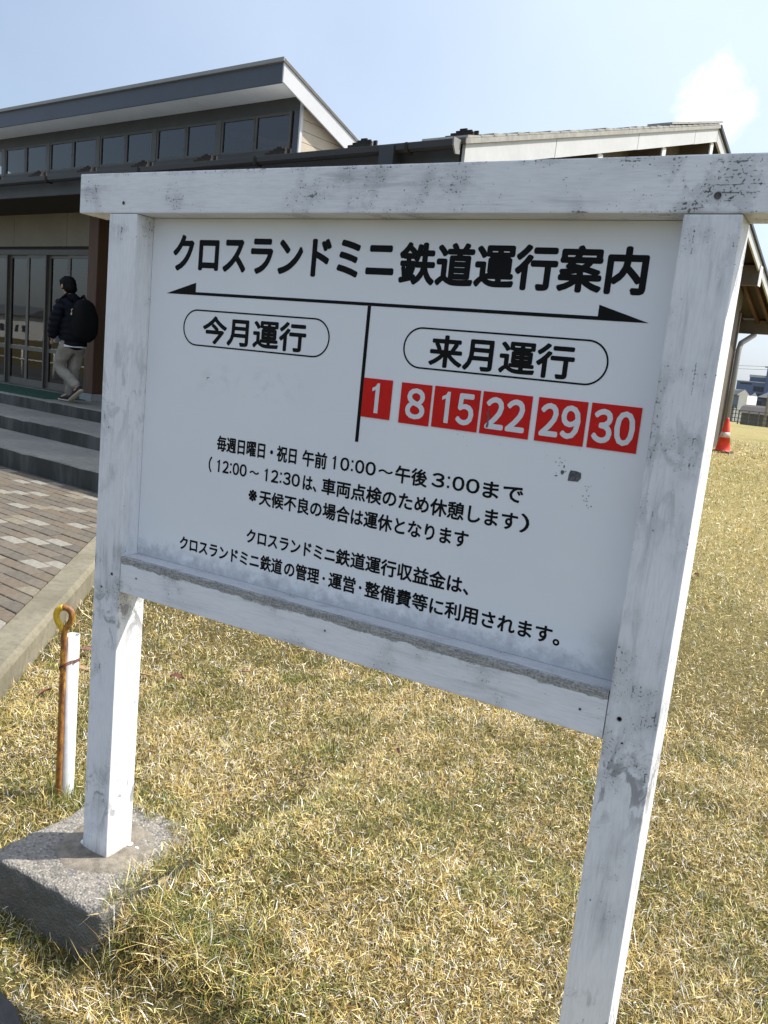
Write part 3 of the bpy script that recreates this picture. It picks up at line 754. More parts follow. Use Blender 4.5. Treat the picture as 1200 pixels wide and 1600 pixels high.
# ------------------------------------------------------------------ the notice board
W_, PW, PD, H_ = 1.3971, 0.09, 0.087, 1.6298
_TC = {}
def text_mesh(body):
    if body in _TC: return _TC[body]
    c = bpy.data.curves.new('txt', 'FONT'); c.body = body; c.size = 1.0; c.resolution_u = 3
    o = bpy.data.objects.new('txt', c); COL.objects.link(o)
    dg = bpy.context.evaluated_depsgraph_get()
    me = bpy.data.meshes.new_from_object(o.evaluated_get(dg))
    v = np.empty(len(me.vertices) * 3); me.vertices.foreach_get('co', v); v = v.reshape(-1, 3)
    f = [tuple(p.vertices) for p in me.polygons]
    COL.objects.unlink(o); bpy.data.objects.remove(o); bpy.data.curves.remove(c); bpy.data.meshes.remove(me)
    _TC[body] = (v, f)
    return v, f
def stamp(mb, X, Z, f, y, wt):
    """letter strokes thickened to weight wt: copies shifted round a small circle, each a hair's breadth apart in depth"""
    mb.add([(a, y, b) for a, b in zip(X, Z)], f)
    n = 8 if wt > 0 else 0
    for k in range(n):
        dx, dz = wt * math.cos(2 * math.pi * k / n), wt * math.sin(2 * math.pi * k / n)
        mb.add([(a + dx, y + 0.000012 * (k + 1), b + dz) for a, b in zip(X, Z)], f)
FULL = {**{str(i): chr(0xFF10 + i) for i in range(10)}, '(': '\uff08', ')': '\uff09'}
def fit_text(mb, body, x0, x1, zb_, zt, y, wt, em=None, stroke=None):
    x0 += wt; x1 -= wt
    if em is None and all(ch in '0123456789:' for ch in body):      # figures set one by one, in wide cells
        wts = [.46 if ch == ':' else 1.0 for ch in body]; tot = sum(wts); x = x0; w0 = (x1 - x0) / tot
        for i, (ch, q) in enumerate(zip(body, wts)):
            a, b = x, x + w0 * q; x = b
            if ch == ':':
                r = (zt - zb_) * .085; m_ = (a + b) / 2
                for cz_ in (zb_ + (zt - zb_) * .17, zb_ + (zt - zb_) * .80): mb.add([(m_ - r, y, cz_ - r), (m_ + r, y, cz_ - r), (m_ + r, y, cz_ + r), (m_ - r, y, cz_ + r)], [(0, 1, 2, 3)])
                continue
            g = .09 * (b - a)
            if i > 0: a += g
            if i < len(body) - 1: b -= g
            if ch == '1':
                c1 = (a + b) / 2 + .06 * (b - a); sw = stroke or wt * 3.0; hgt_ = zt - zb_
                mb.add([(c1 - sw / 2, y, zb_), (c1 + sw / 2, y, zb_), (c1 + sw / 2, y, zt), (c1 - sw * .15, y, zt), (c1 - sw / 2, y, zt - hgt_ * .10), (c1 - sw * .5 - hgt_ * .13, y, zt - hgt_ * .17), (c1 - sw * .5 - hgt_ * .13, y, zt - hgt_ * .28), (c1 - sw / 2, y, zt - hgt_ * .22)],
                       [(0, 1, 2, 3, 4, 7), (4, 5, 6, 7)])
                continue
            v, f = text_mesh(FULL[ch]); lo, hi = v.min(0), v.max(0)
            X = a + (v[:, 0] - lo[0]) / (hi[0] - lo[0]) * (b - a); Z = zb_ + wt + (v[:, 1] - lo[1]) / (hi[1] - lo[1]) * (zt - zb_ - 2 * wt)
            stamp(mb, X, Z, f, y, wt)
        return
    v, f = text_mesh(''.join(FULL.get(c_, c_) for c_ in body))
    lo, hi = v.min(0), v.max(0)
    X = x0 + (v[:, 0] - lo[0]) / (hi[0] - lo[0]) * (x1 - x0)
    if em is None: Z = zb_ + wt + (v[:, 1] - lo[1]) / (hi[1] - lo[1]) * (zt - zb_ - 2 * wt)
    else: Z = zb_ + (v[:, 1] + 0.075) * em
    stamp(mb, X, Z, f, y, wt)
def strip(mb, pts, y): mb.add([(x, y, z) for x, z in pts], [tuple(range(len(pts)))])
def build_sign():
    t = Thing('notice_board', 'large white timber notice board with black Japanese lettering on two posts', 'notice board', (0, 0, 0))
    mb = MB().box(0, PW, 0, PD, -0.012, H_)
    pl = t.part('post', mb, 'post', bevel=.0035, seg=2)
    mb = MB().box(W_ - PW, W_, 0, PD, -0.14, H_)
    pr = t.part('post', mb, 'post', bevel=.0035, seg=2)
    t.part('top_beam', MB().box(-0.1018, 1.503, -0.001, 0.0835, H_ + .0006, H_ + .0905), 'beam', bevel=.003, seg=2)
    t.part('bottom_rail', MB().box(PW + .0012, W_ - PW - .0012, 0.0005, 0.080, 0.7279, 0.8186), 'rail', bevel=.0025, seg=2)
    P = 0.05346
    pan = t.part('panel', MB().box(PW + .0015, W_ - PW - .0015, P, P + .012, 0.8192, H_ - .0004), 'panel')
    y = P - 0.0006
    def letters(segs, off, name='lettering', mat='ink'):
        mb = MB()
        for s in segs: fit_text(mb, *s[:5], y, off, em=(s[5] if len(s) > 5 else None), stroke=.0046)
        t.part(name, mb, mat, pan)
    # headline
    letters([('クロスランドミニ', .157, .752, 1.5125, 1.583, .089), ('鉄道運行案内', .763, 1.2515, 1.5085, 1.585, .0825)], .0029, 'headline_lettering')
    # double arrow and divider
    mb = MB()
    strip(mb, [(.143, 1.4600), (1.266, 1.4600), (1.176, 1.4865), (1.176, 1.4665), (.2335, 1.4665), (.2335, 1.4875)][::1], y)
    t.part('arrow_print', mb, 'ink', pan)
    t.part('divider_print', MB().add([(.7, y, 1.1815), (.708, y, 1.1815), (.708, y, 1.4598), (.7, y, 1.4598)], [(0, 1, 2, 3)]), 'ink', pan)
    def pill(x0, x1, z0, z1, w, name='oval_print'):
        r = (z1 - z0) / 2; zc = (z0 + z1) / 2; out = []; inn = []
        for sgn, cx in ((1, x1 - r), (-1, x0 + r)):
            for k in range(25):
                a = -math.pi / 2 + math.pi * k / 24
                if sgn < 0: a += math.pi
                out.append((cx + r * math.cos(a), zc + r * math.sin(a))); inn.append((cx + (r - w) * math.cos(a), zc + (r - w) * math.sin(a)))
        n = len(out)
        mb = MB().add([(x, y, z) for x, z in out + inn], [(i, (i + 1) % n, n + (i + 1) % n, n + i) for i in range(n)])
        t.part(name, mb, 'ink', pan)
    pill(.202, .614, 1.3455, 1.428, .0033); pill(.792, 1.207, 1.3445, 1.4255, .0033)
    letters([('今月運行', .262, .5535, 1.355, 1.415, .0640)], .0019)
    letters([('来月運行', .851, 1.1455, 1.353, 1.414, .0640)], .0019)
    E_ = .0370; o_ = .00098; zA, zB, zC, zD, zE = 1.1125, 1.0595, 1.0065, .9135, .8585
    letters([('毎週日曜日・祝日', .327, .5545, zA, 0, E_), ('午前', .570, .6345, zA, 0, E_), ('10:00', .641, .757, zA + .0035, zA + .0325), ('～', .763, .798, zA + .013, zA + .021),
             ('午後', .8035, .878, zA, 0, E_), ('3:00', .8875, .992, zA + .0035, zA + .0325), ('まで', .999, 1.082, zA, 0, E_)], o_)
    letters([('(', .306, .316, zB - .001, zB + .036), ('12:00', .326, .420, zB + .003, zB + .032), ('～', .428, .4555, zB + .013, zB + .021), ('12:30', .4645, .569, zB + .003, zB + .032),
             ('は、', .577, .614, zB, 0, E_), ('車両点検のため休憩します', .627, 1.078, zB, 0, E_), (')', 1.083, 1.1015, zB - .001, zB + .036)], o_)
    letters([('※', .430, .4545, zC + .004, zC + .031), ('天候不良の場合は運休となります', .461, .9815, zC, 0, E_)], o_)
    letters([('クロスランドミニ', .433, .6775, zD, 0, E_ * .97), ('鉄道運行収益金は、', .679, .9955, zD, 0, E_)], o_)
    letters([('クロスランドミニ', .231, .4745, zE, 0, E_ * .97), ('鉄道', .478, .5405, zE, 0, E_), ('の管理', .546, .6415, zE, 0, E_), ('・', .650, .657, zE + .0125, zE + .0195),
             ('運営', .666, .7355, zE, 0, E_), ('・', .744, .751, zE + .0125, zE + .0195), ('整備費等に利用されます。', .759, 1.1905, zE, 0, E_)], o_)
    # adhesive remains of a lost plate
    rnd = random.Random(11); mb = MB()
    def blob(cx, cz, rx, rz, n=11):
        pts = [(cx + rx * math.cos(a) * rnd.uniform(.65, 1.1), cz + rz * math.sin(a) * rnd.uniform(.65, 1.1)) for a in [2 * math.pi * k / n for k in range(n)]]
        mb.add([(x, y, z) for x, z in pts], [tuple(range(n))])
    pts = [(1.163, 1.170), (1.182, 1.171), (1.187, 1.178), (1.186, 1.188), (1.176, 1.190), (1.166, 1.190), (1.1635, 1.182)]
    mb.add([(x, y, z) for x, z in pts], [tuple(range(len(pts)))])
    blob(1.151, 1.184, .0045, .0042); blob(1.153, 1.195, .0015, .003); blob(1.140, 1.176, .003, .0014)
    for k in range(26):
        a = rnd.random()
        x, z = rnd.choice([(rnd.uniform(1.125, 1.16), rnd.uniform(1.165, 1.21)), (rnd.uniform(1.15, 1.215), rnd.uniform(1.125, 1.14)), (rnd.uniform(1.195, 1.215), rnd.uniform(1.13, 1.175))])
        blob(x, z, rnd.uniform(.0005, .0018), rnd.uniform(.0005, .0016), 6)
    for k in range(10): blob(rnd.uniform(.75, 1.28), rnd.uniform(1.2, 1.235), .0007, .0007, 5)
    mb.add([(.284, y, 1.2765), (.291, y, 1.277), (.291, y, 1.2755), (.2855, y, 1.275), (.284, y, 1.268)], [(0, 4, 3, 2, 1)])
    struct(t.part('adhesive_residue', mb, 'grime', pan), 'stuff')
    # screws and bolts
    def screw(x, z, r, par, yy=-.0008, nm='screw'):
        n = 16; vs = []
        for rr, dy in ((r, 0), (r * .8, .0), (r * .62, .0012), (0.0001, .0012)):
            vs += [(x + rr * math.cos(2 * math.pi * k / n), yy + dy - .0006, z + rr * math.sin(2 * math.pi * k / n)) for k in range(n)]
        fs = [(a * n + k, a * n + (k + 1) % n, (a + 1) * n + (k + 1) % n, (a + 1) * n + k) for a in range(3) for k in range(n)]
        t.part(nm, MB().add(vs, fs), 'screw', par)
    for x, z, r, yy in ((1.355, 1.657, .0058, -.0018), (.047, 1.653, .0040, -.0018), (.147, .774, .0022, -.0003), (1.26, .771, .0024, -.0003), (.703, .780, .0022, -.0003),
                    (1.331, .774, .0044, -.0006), (.0635, .768, .0036, -.0006), (.029, .728, .0028, -.0006), (1.342, .732, .0018, -.0006), (1.330, .42, .0014, -.0006), (1.333, 1.14, .001, -.0006), (.03, 1.13, .0016, -.0006)):
        screw(x, z, r, t.o, yy)
    # dried sealant lumps at the foot of the near-left post
    mb = MB(); mb.ball((-.004, .012, .004), (.014, .010, .006)); mb.ball((PW + .002, PD - .006, .003), (.007, .010, .004)); mb.ball((PW + .026, PD - .004, .0015), (.007, .004, .0018))
    t.part('sealant', mb, 'caulk', pl, smooth=True)
build_sign()

def build_plates():
    y1 = 0.05346 - .0004; y0 = y1 - .0012
    data = [('1', .7082, .777, 1.2355, 1.3155, 'leftmost red date plate, showing a white 1 beside the black divider', (.733, .752)),
            ('8', .798, .867, 1.2335, 1.3145, 'red date plate showing a single white 8, second from the divider', (.8115, .8555)),
            ('15', .873, .9715, 1.2345, 1.3150, 'red date plate showing a white 15 with a scuffed lower edge', (.8835, .9615)),
            ('22', .977, 1.0765, 1.2345, 1.3150, 'red date plate showing a white 22 with grey scratch through it', (.986, 1.067)),
            ('29', 1.0885, 1.1815, 1.2350, 1.3155, 'red date plate showing a white 29 on the notice board', (1.0955, 1.172)),
            ('30', 1.1885, 1.2775, 1.2355, 1.3160, 'rightmost red date plate, showing a white 30', (1.1945, 1.270))]
    for body, x0, x1, z0, z1, lab, (a, b) in data:
        base = ((x0 + x1) / 2, y1, z0)
        t = Thing('date_plate', lab, 'number plate', base, group='red date plates on the notice board')
        pl = t.part('plate', MB().box(x0, x1, y0, y1, z0, z1), 'red', bevel=.0003)
        mb = MB(); h = z1 - z0
        for i, ch in enumerate(body):
            w = (b - a) / len(body); g = .0035 if len(body) > 1 else 0
            xa = a + i * w + (g / 2 if i else 0); xb = a + (i + 1) * w - (g / 2 if i < len(body) - 1 else 0)
            fit_text(mb, ch, xa, xb, z0 + h * .13, z1 - h * .11, y0 - .0003, .0021, stroke=.0092)
        t.part('number', mb, 'number_white', pl)
        if body == '22':
            rnd = random.Random(5); mb = MB()
            xs = [.992 + .0012 * rnd.uniform(-1, 1) for _ in range(9)]; zs = np.linspace(1.247, 1.284, 9)
            L = [(x - rnd.uniform(.0008, .0028), y0 - .0007, z) for x, z in zip(xs, zs)]; R_ = [(x + rnd.uniform(.0008, .0028), y0 - .0007, z) for x, z in zip(xs, zs)]
            mb.add(L + R_, [(i, 9 + i, 10 + i, i + 1) for i in range(8)])
            t.part('scratch', mb, 'grime', pl)
build_plates()

# ------------------------------------------------------------------ concrete footings of the board
def build_blocks():
    def block(name, label, x0, x1, y0, y1, z0, z1, ring, cx, cy, grp=None):
        t = Thing(name, label, 'footing', ((x0 + x1) / 2, (y0 + y1) / 2, z0), group=grp)
        bm = bmesh.new(); bmesh.ops.create_cube(bm, size=1); bmesh.ops.subdivide_edges(bm, edges=bm.edges[:], cuts=56, use_grid_fill=True)
        lo = Vector((x0, y0, z0)); hi = Vector((x1, y1, z1)); rr_ = .016
        for v in bm.verts:
            q = Vector([lo[i] + (v.co[i] + .5) * (hi[i] - lo[i]) for i in range(3)])
            inn_ = Vector([min(max(q[i], lo[i] + rr_), hi[i] - rr_) for i in range(3)])
            dd = q - inn_
            if dd.length > 1e-6: q = inn_ + dd.normalized() * rr_
            n_ = noise.noise_vector(q * 7) * .006 + noise.noise_vector(q * 30) * .004 + noise.noise_vector(q * 90) * .0018
            r = math.hypot(q.x - cx, q.y - cy)
            if q.z > z1 - .02 and r < .13: n_ *= .15
            if ring and q.x > cx: q.x -= max(0.0, (q.y + .12)) * .26 * min(1.0, (q.x - cx) / .12)
            v.co = q + n_
        me = bpy.data.meshes.new('block'); bm.to_mesh(me); bm.free(); me.materials.append(M['block'])
        me.transform(Matrix.Translation(-t.base)); me.polygons.foreach_set('use_smooth', [True] * len(me.polygons))
        link('block', me, t.o)
        if ring:            # smoother mortar collar round the post
            n = 48; vs = []; fs = []
            for rr, zz in ((.132, z1 - .006), (.124, z1 + .002), (.110, z1 + .0025), (.02, z1 + .003)):
                for k in range(n):
                    a = 2 * math.pi * k / n; q = rr * (1 + .035 * math.sin(3 * a + 1) + .02 * math.sin(7 * a))
                    vs.append((cx + q * math.cos(a), cy + q * math.sin(a), zz + .001 * math.sin(5 * a)))
            for i in range(3):
                for k in range(n): fs.append((i * n + k, i * n + (k + 1) % n, (i + 1) * n + (k + 1) % n, (i + 1) * n + k))
            t.part('mortar_collar', MB().add(vs, fs), 'mortar', smooth=True)
    block('concrete_footing', 'rough aggregate concrete block under the left post of the notice board', -.160, .258, -.165, .255, -.30, -.002, True, .045, .044)
    block('concrete_footing', 'concrete block sunk in the grass under the right post of the notice board', 1.16, 1.55, -.165, .225, -.35, -.145, False, 1.35, .04)
build_blocks()

# ------------------------------------------------------------------ rusty looped rod with white pipe
def build_rod():
    t = Thing('rope_pin', 'rusty yellow steel rod with looped eye tied to a white pipe beside the kerb', 'stake', (-.40, .262, -.14))
    m, n, l, p = new_mat('rusted_yellow_rod')
    o = coords(n, l, (1, 1, .35)); f = noisef(n, l, o, 60, 6, .7); f2 = noisef(n, l, o, 14, 4)
    c = mixc(n, l, ramp(n, l, f, .35, .65), (0.12, .045, .018), (0.40, .175, .03))
    c = mixc(n, l, ramp(n, l, math_(n, l, 'ADD', math_(n, l, 'MULTIPLY', f, .5), math_(n, l, 'MULTIPLY', f2, .5)), .52, .60), c, (0.55, .30, .03))
    l.new(c, p.inputs['Base Color']); p.inputs['Roughness'].default_value = .55; bump(n, l, p, f, .4, .001)
    M['rod'] = m
    m, n, l, p = new_mat('yellow_paint'); o = coords(n, l); f = noisef(n, l, o, 150, 4, .7)
    l.new(mixc(n, l, ramp(n, l, f, .58, .66), (0.66, .42, .02), (0.16, .07, .02)), p.inputs['Base Color']); p.inputs['Roughness'].default_value = .45
    M['rod_yellow'] = m
    rx, ry = -.405, .255
    r = .0098
    ztop = .522; R0 = .0245
    cz = ztop - R0 - .004
    tip = Vector((rx - .008, ry, cz - .052))
    # camera sees the eye almost face-on: loop lies in the plane of the view's horizontal
    d = Vector((.86, .51, 0)).normalized()
    def P(a): # egg-shaped eye, pointed below
        s = math.sin(a); c_ = math.cos(a)
        zz = cz + (R0 * 1.02 * c_ if c_ > 0 else R0 * 1.75 * c_)
        xx = R0 * .98 * s * (1.0 if c_ > 0 else (1 - .38 * (c_ * c_)))
        return Vector((rx, ry, zz)) + d * (xx - .002)
    shaft_top = P(math.pi * .97)
    shaft = [Vector((rx, ry, z)) for z in np.linspace(-.22, cz - .062, 26)]
    loop = [P(math.pi - math.pi * 2 * k / 40) for k in range(1, 40)]
    loop_r = [p_ for p_ in loop]
    mb = MB().tube(shaft + [Vector((rx + .002, ry, cz - .05))] + [loop[i] for i in range(2, 21)], r, 12)
    t.part('shaft', mb, 'rod', smooth=True)
    mb = MB().tube([loop[i] for i in range(20, 38)] + [Vector((rx - .004, ry, cz - .050))], r, 12)
    t.part('eye', mb, 'rod_yellow', smooth=True)
    px, py = rx + .003, ry + .030
    n = 20; vs = []; fs = []
    prof = [(.0215, -.22), (.0215, .425), (.019, .425), (.019, .10)]
    for rr, zz in prof: vs += [(px + rr * math.cos(2 * math.pi * k / n), py + rr * math.sin(2 * math.pi * k / n), zz) for k in range(n)]
    for i in range(3):
        for k in range(n): fs.append((i * n + k, i * n + (k + 1) % n, (i + 1) * n + (k + 1) % n, (i + 1) * n + k))
    M['pvc'] = simple('white_pvc', (.74, .75, .76), .35, .1, 30, bmp=0)
    t.part('white_pipe', MB().add(vs, fs), 'pvc', smooth=True)
    # slit line along the pipe and wire tie
    pts = []
    ax_ = Vector((px - rx, py - ry, 0)); D_ = ax_.length; ax_.normalize(); sd_ = Vector((ax_.y, -ax_.x, 0)); mid_ = Vector((px, py, 0)) + ax_ * (.0232 + .0015) - ax_ * ((D_ + .033 + .003) / 2)
    for k in range(29):
        a = 2 * math.pi * k / 28; c_ = math.cos(a); wdt = .0250 if c_ > -.2 else .0205
        pts.append(mid_ + ax_ * ((D_ + .033 + .003) / 2 * c_) + sd_ * (wdt * math.sin(a)) + Vector((0, 0, .335 + .014 * math.sin(a) + .006 * c_)))
    M['tie'] = simple('rusty_wire', (.16, .05, .03), .7, .3, 60, bmp=.2)
    t.part('wire_tie', MB().tube(pts, .0022, 6), 'tie', smooth=True)
    pts2 = [p_ + Vector((0, 0, -.006)) for p_ in pts]
    t.part('wire_tie', MB().tube(pts2, .0020, 6), 'tie', smooth=True)
build_rod()

# ------------------------------------------------------------------ person on the platform
def skin_mesh(name, joints, edges, mat, sub=2):
    """joints: {key: (pos, rx, ry)}"""
    keys = list(joints); me = bpy.data.meshes.new(name)
    me.from_pydata([joints[k][0] for k in keys], [(keys.index(a), keys.index(b)) for a, b in edges], [])
    o = bpy.data.objects.new(name, me); COL.objects.link(o)
    md = o.modifiers.new('skin', 'SKIN'); md.use_smooth_shade = True
    sv = me.skin_vertices[0].data if me.skin_vertices else None
    if sv is None:
        bm = bmesh.new(); bm.from_mesh(me); bm.verts.layers.skin.verify(); bm.to_mesh(me); bm.free(); sv = me.skin_vertices[0].data
    for i, k in enumerate(keys): sv[i].radius = (joints[k][1], joints[k][2] if len(joints[k]) > 2 else joints[k][1]); sv[i].use_root = (i == 0)
    ms = o.modifiers.new('sub', 'SUBSURF'); ms.levels = sub; ms.render_levels = sub
    dg = bpy.context.evaluated_depsgraph_get(); me2 = bpy.data.meshes.new_from_object(o.evaluated_get(dg)); me2.name = name
    COL.objects.unlink(o); bpy.data.objects.remove(o); me2.materials.clear(); me2.materials.append(M[mat])
    for p in me2.polygons: p.material_index = 0; p.use_smooth = True
    return me2
def build_person():
    M['skin'] = simple('skin', (.42, .24, .16), .55, .08, 20, bmp=0)
    M['hair'] = simple('black_hair', (.004, .004, .004), .7, .3, 60, bmp=.3, spec=.15)
    M['jacket'] = simple('navy_padded_jacket', (.0022, .0032, .0085), .7, .3, 14, bmp=.3, spec=.2)
    M['trousers'] = simple('beige_grey_trousers', (.25, .23, .19), .85, .15, 12, bmp=.3)
    M['shirt'] = simple('white_shirt', (.6, .6, .6), .8, .05, 12, bmp=0)
    M['shoe'] = simple('black_canvas', (.014, .013, .02), .7, .2, 30, bmp=.1)
    M['sole'] = simple('cream_rubber_sole', (.52, .46, .33), .6, .1, 30, bmp=0)
    M['bag'] = simple('black_backpack', (.004, .004, .0045), .8, .3, 18, bmp=.3, spec=.2)
    base = Vector((-8.1, 5.1, .48))
    r = bpy.data.objects.new('person', None); COL.objects.link(r); r.location = MB_ @ base; r.rotation_euler = (0, 0, TH)
    tag(r, 'person in navy padded jacket and grey trousers walking along the glass doors, head bowed', 'person')
    def put(name, me, par=None):
        me.transform(Matrix.Translation(-base)); return link(name, me, par or r)
    J = {'hip': ((-7.985, 5.08, 1.27), .115, .09), 'waist': ((-7.985, 5.08, 1.40), .11, .085), 'chest': ((-8.00, 5.08, 1.60), .12, .095), 'neck': ((-8.045, 5.08, 1.80), .055), 'jaw': ((-8.11, 5.075, 1.875), .062),
         'head': ((-8.145, 5.075, 1.95), .088), 'crown': ((-8.13, 5.075, 2.015), .070),
         'ls': ((-8.02, 4.93, 1.72), .062), 'le': ((-8.045, 4.87, 1.49), .045), 'lw': ((-8.135, 4.885, 1.31), .032), 'lh': ((-8.155, 4.90, 1.25), .034),
         'rs': ((-8.02, 5.24, 1.72), .062), 're': ((-8.02, 5.31, 1.49), .045), 'rw': ((-8.12, 5.29, 1.31), .032), 'rh': ((-8.16, 5.28, 1.26), .034),
         'lhip': ((-8.005, 4.99, 1.22), .085), 'lk': ((-8.155, 4.99, .92), .056), 'la': ((-7.80, 5.06, .705), .038), 'lt': ((-7.93, 5.04, .515), .03),
         'rhip': ((-8.005, 5.16, 1.22), .085), 'rk': ((-8.07, 5.16, .91), .056), 'ra': ((-8.14, 5.16, .575), .038), 'rt': ((-8.31, 5.15, .515), .03)}
    E = [('hip', 'waist'), ('waist', 'chest'), ('chest', 'neck'), ('neck', 'jaw'), ('jaw', 'head'), ('head', 'crown'), ('chest', 'ls'), ('ls', 'le'), ('le', 'lw'), ('lw', 'lh'), ('chest', 'rs'), ('rs', 're'), ('re', 'rw'), ('rw', 'rh'),
         ('hip', 'lhip'), ('lhip', 'lk'), ('lk', 'la'), ('la', 'lt'), ('hip', 'rhip'), ('rhip', 'rk'), ('rk', 'ra'), ('ra', 'rt')]
    put('body', skin_mesh('body', J, E, 'skin'))
    # face and ear details, fingers
    mb = MB(); mb.ball((-8.232, 5.075, 1.925), (.014, .011, .018)); mb.ball((-8.12, 4.988, 1.94), (.020, .010, .028)); mb.ball((-8.12, 5.162, 1.94), (.020, .010, .028))
    for s, y in ((-1, 4.90), (1, 5.28)):
        for k in range(4): mb.tube([(-8.165 - .012 * k + .01, y + .004 * s, 1.245), (-8.175 - .012 * k + .012, y, 1.205 - .004 * (k % 2))], [.008, .006], 6)
        mb.tube([(-8.14, y + .02 * s, 1.265), (-8.135, y + .03 * s, 1.235)], [.009, .007], 6)
    put('face_and_fingers', mb.mesh('face_and_fingers', 'skin', smooth=True))
    mb = MB(); mb.ball((-8.125, 5.075, 1.975), (.110, .094, .100), 20, 12); mb.ball((-8.075, 5.075, 1.925), (.075, .082, .085), 18, 10); mb.ball((-8.20, 5.075, 2.0), (.055, .075, .050), 16, 10); mb.ball((-8.085, 5.075, 1.90), (.04, .055, .04), 14, 8)
    me = mb.mesh('hair', 'hair', smooth=True)
    for v in me.vertices: v.co += noise.noise_vector(v.co * 34) * .013
    put('hair', me)
    JJ = {'j00': ((-7.98, 5.08, 1.14), .155, .165), 'j0': ((-7.96, 5.08, 1.33), .20, .20), 'j1': ((-7.94, 5.08, 1.50), .215, .21), 'j2': ((-7.965, 5.08, 1.66), .19, .18), 'j3': ((-8.03, 5.08, 1.80), .088), 'j4': ((-8.055, 5.08, 1.86), .075),
          'ls': ((-8.02, 4.92, 1.70), .10), 'le': ((-8.05, 4.86, 1.49), .088), 'lw': ((-8.14, 4.885, 1.27), .066), 'rs': ((-8.02, 5.245, 1.715), .088), 're': ((-8.02, 5.32, 1.49), .074), 'rw': ((-8.12, 5.29, 1.325), .056)}
    EE = [('j00', 'j0'), ('j0', 'j1'), ('j1', 'j2'), ('j2', 'j3'), ('j3', 'j4'), ('j2', 'ls'), ('ls', 'le'), ('le', 'lw'), ('j2', 'rs'), ('rs', 're'), ('re', 'rw')]
    me = skin_mesh('jacket', JJ, EE, 'jacket', 3)
    for v in me.vertices:                 # padded rolls
        k = math.sin(v.co.z * 2 * math.pi / .075)
        c = Vector((-8.0, 5.08, v.co.z)); d = (v.co - c); d.z = 0
        v.co += d.normalized() * (.010 * k) + noise.noise_vector(v.co * 14) * .007
    put('jacket', me)
    TJ = {'tt': ((-7.985, 5.08, 1.40), .13, .135), 't0': ((-7.985, 5.08, 1.26), .145, .15), 'lh': ((-8.0, 4.995, 1.17), .105), 'lm': ((-8.08, 4.99, 1.04), .088), 'lk': ((-8.15, 4.99, .92), .080), 'lc': ((-7.96, 5.025, .80), .072), 'la': ((-7.81, 5.058, .685), .070),
          'rh': ((-8.0, 5.165, 1.17), .105), 'rm': ((-8.04, 5.165, 1.03), .088), 'rk': ((-8.07, 5.16, .90), .078), 'rc': ((-8.10, 5.16, .72), .073), 'ra': ((-8.135, 5.16, .55), .070)}
    TE = [('tt', 't0'), ('t0', 'lh'), ('lh', 'lm'), ('lm', 'lk'), ('lk', 'lc'), ('lc', 'la'), ('t0', 'rh'), ('rh', 'rm'), ('rm', 'rk'), ('rk', 'rc'), ('rc', 'ra')]
    me = skin_mesh('trousers', TJ, TE, 'trousers', 3)
    for v in me.vertices: v.co += noise.noise_vector(v.co * 11) * .012 + noise.noise_vector(v.co * 30) * .005
    put('trousers', me)
    n = 20; vs = []                       # shirt hem below the jacket
    for zz, q in ((1.24, .165), (1.19, .168)):
        vs += [(-7.985 + q * 1.02 * math.cos(2 * math.pi * k / n), 5.08 + q * .97 * math.sin(2 * math.pi * k / n), zz) for k in range(n)]
    put('shirt', MB().add(vs, [(k, (k + 1) % n, n + (k + 1) % n, n + k) for k in range(n)]).mesh('shirt', 'shirt', smooth=True))
    def shoe(heel, toe, up):
        heel, toe, up = Vector(heel), Vector(toe), Vector(up).normalized(); f = (toe - heel).normalized(); s = f.cross(up).normalized(); L = (toe - heel).length
        def ring(t_, w, h0, h1):
            c = heel + f * (t_ * L); return [c + s * (w * math.cos(a)) + up * (h0 + (h1 - h0) * (.5 + .5 * math.sin(a))) for a in [2 * math.pi * k / 10 for k in range(10)]]
        def loft(rs):
            vs = [p for r_ in rs for p in r_]; m_ = len(rs); fs = [(i * 10 + k, i * 10 + (k + 1) % 10, (i + 1) * 10 + (k + 1) % 10, (i + 1) * 10 + k) for i in range(m_ - 1) for k in range(10)]
            return MB().add(vs, fs + [tuple(range(10))[::-1], tuple((m_ - 1) * 10 + k for k in range(10))])
        so = put('shoe', loft([ring(0, .026, .02, .07), ring(.08, .038, .02, .10), ring(.35, .042, .02, .095), ring(.6, .045, .02, .065), ring(.85, .042, .02, .05), ring(.99, .022, .02, .036)]).mesh('shoe', 'shoe', smooth=True))
        sl = loft([ring(-.02, .03, 0, .026), ring(.08, .044, 0, .026), ring(.35, .044, 0, .026), ring(.65, .052, 0, .026), ring(.88, .046, 0, .028), ring(1.03, .024, .003, .03)]).mesh('sole', 'sole', smooth=True)
        sl.transform(Matrix.Translation(-base)); link('sole', sl, so)
    shoe((-7.735, 5.075, .655), (-7.935, 5.035, .492), (-.62, 0, .78))
    shoe((-8.075, 5.165, .482), (-8.345, 5.15, .482), (0, 0, 1))
    # backpack
    bt = Thing('backpack', 'black rounded backpack with small pale charm worn by the walking person', 'backpack', (-7.8, 5.1, 1.34), 'B')
    bm = bmesh.new(); bmesh.ops.create_cube(bm, size=1); bmesh.ops.subdivide_edges(bm, edges=bm.edges[:], cuts=5, use_grid_fill=True)
    for v in bm.verts:
        q = v.co * 2; q = Vector((q.x, q.y, q.z)); L = (abs(q.x) ** 3 + abs(q.y) ** 3 + abs(q.z) ** 3) ** (1 / 3)
        q = q / max(L, 1e-5) * max(abs(q.x), abs(q.y), abs(q.z))
        wz = 1 - .25 * max(0, q.z)
        v.co = Vector((-7.79 + q.x * .12 * wz, 5.10 + q.y * .175 * wz, 1.53 + q.z * .265)) + noise.noise_vector(q * 3) * .010
        v.co -= bt.base
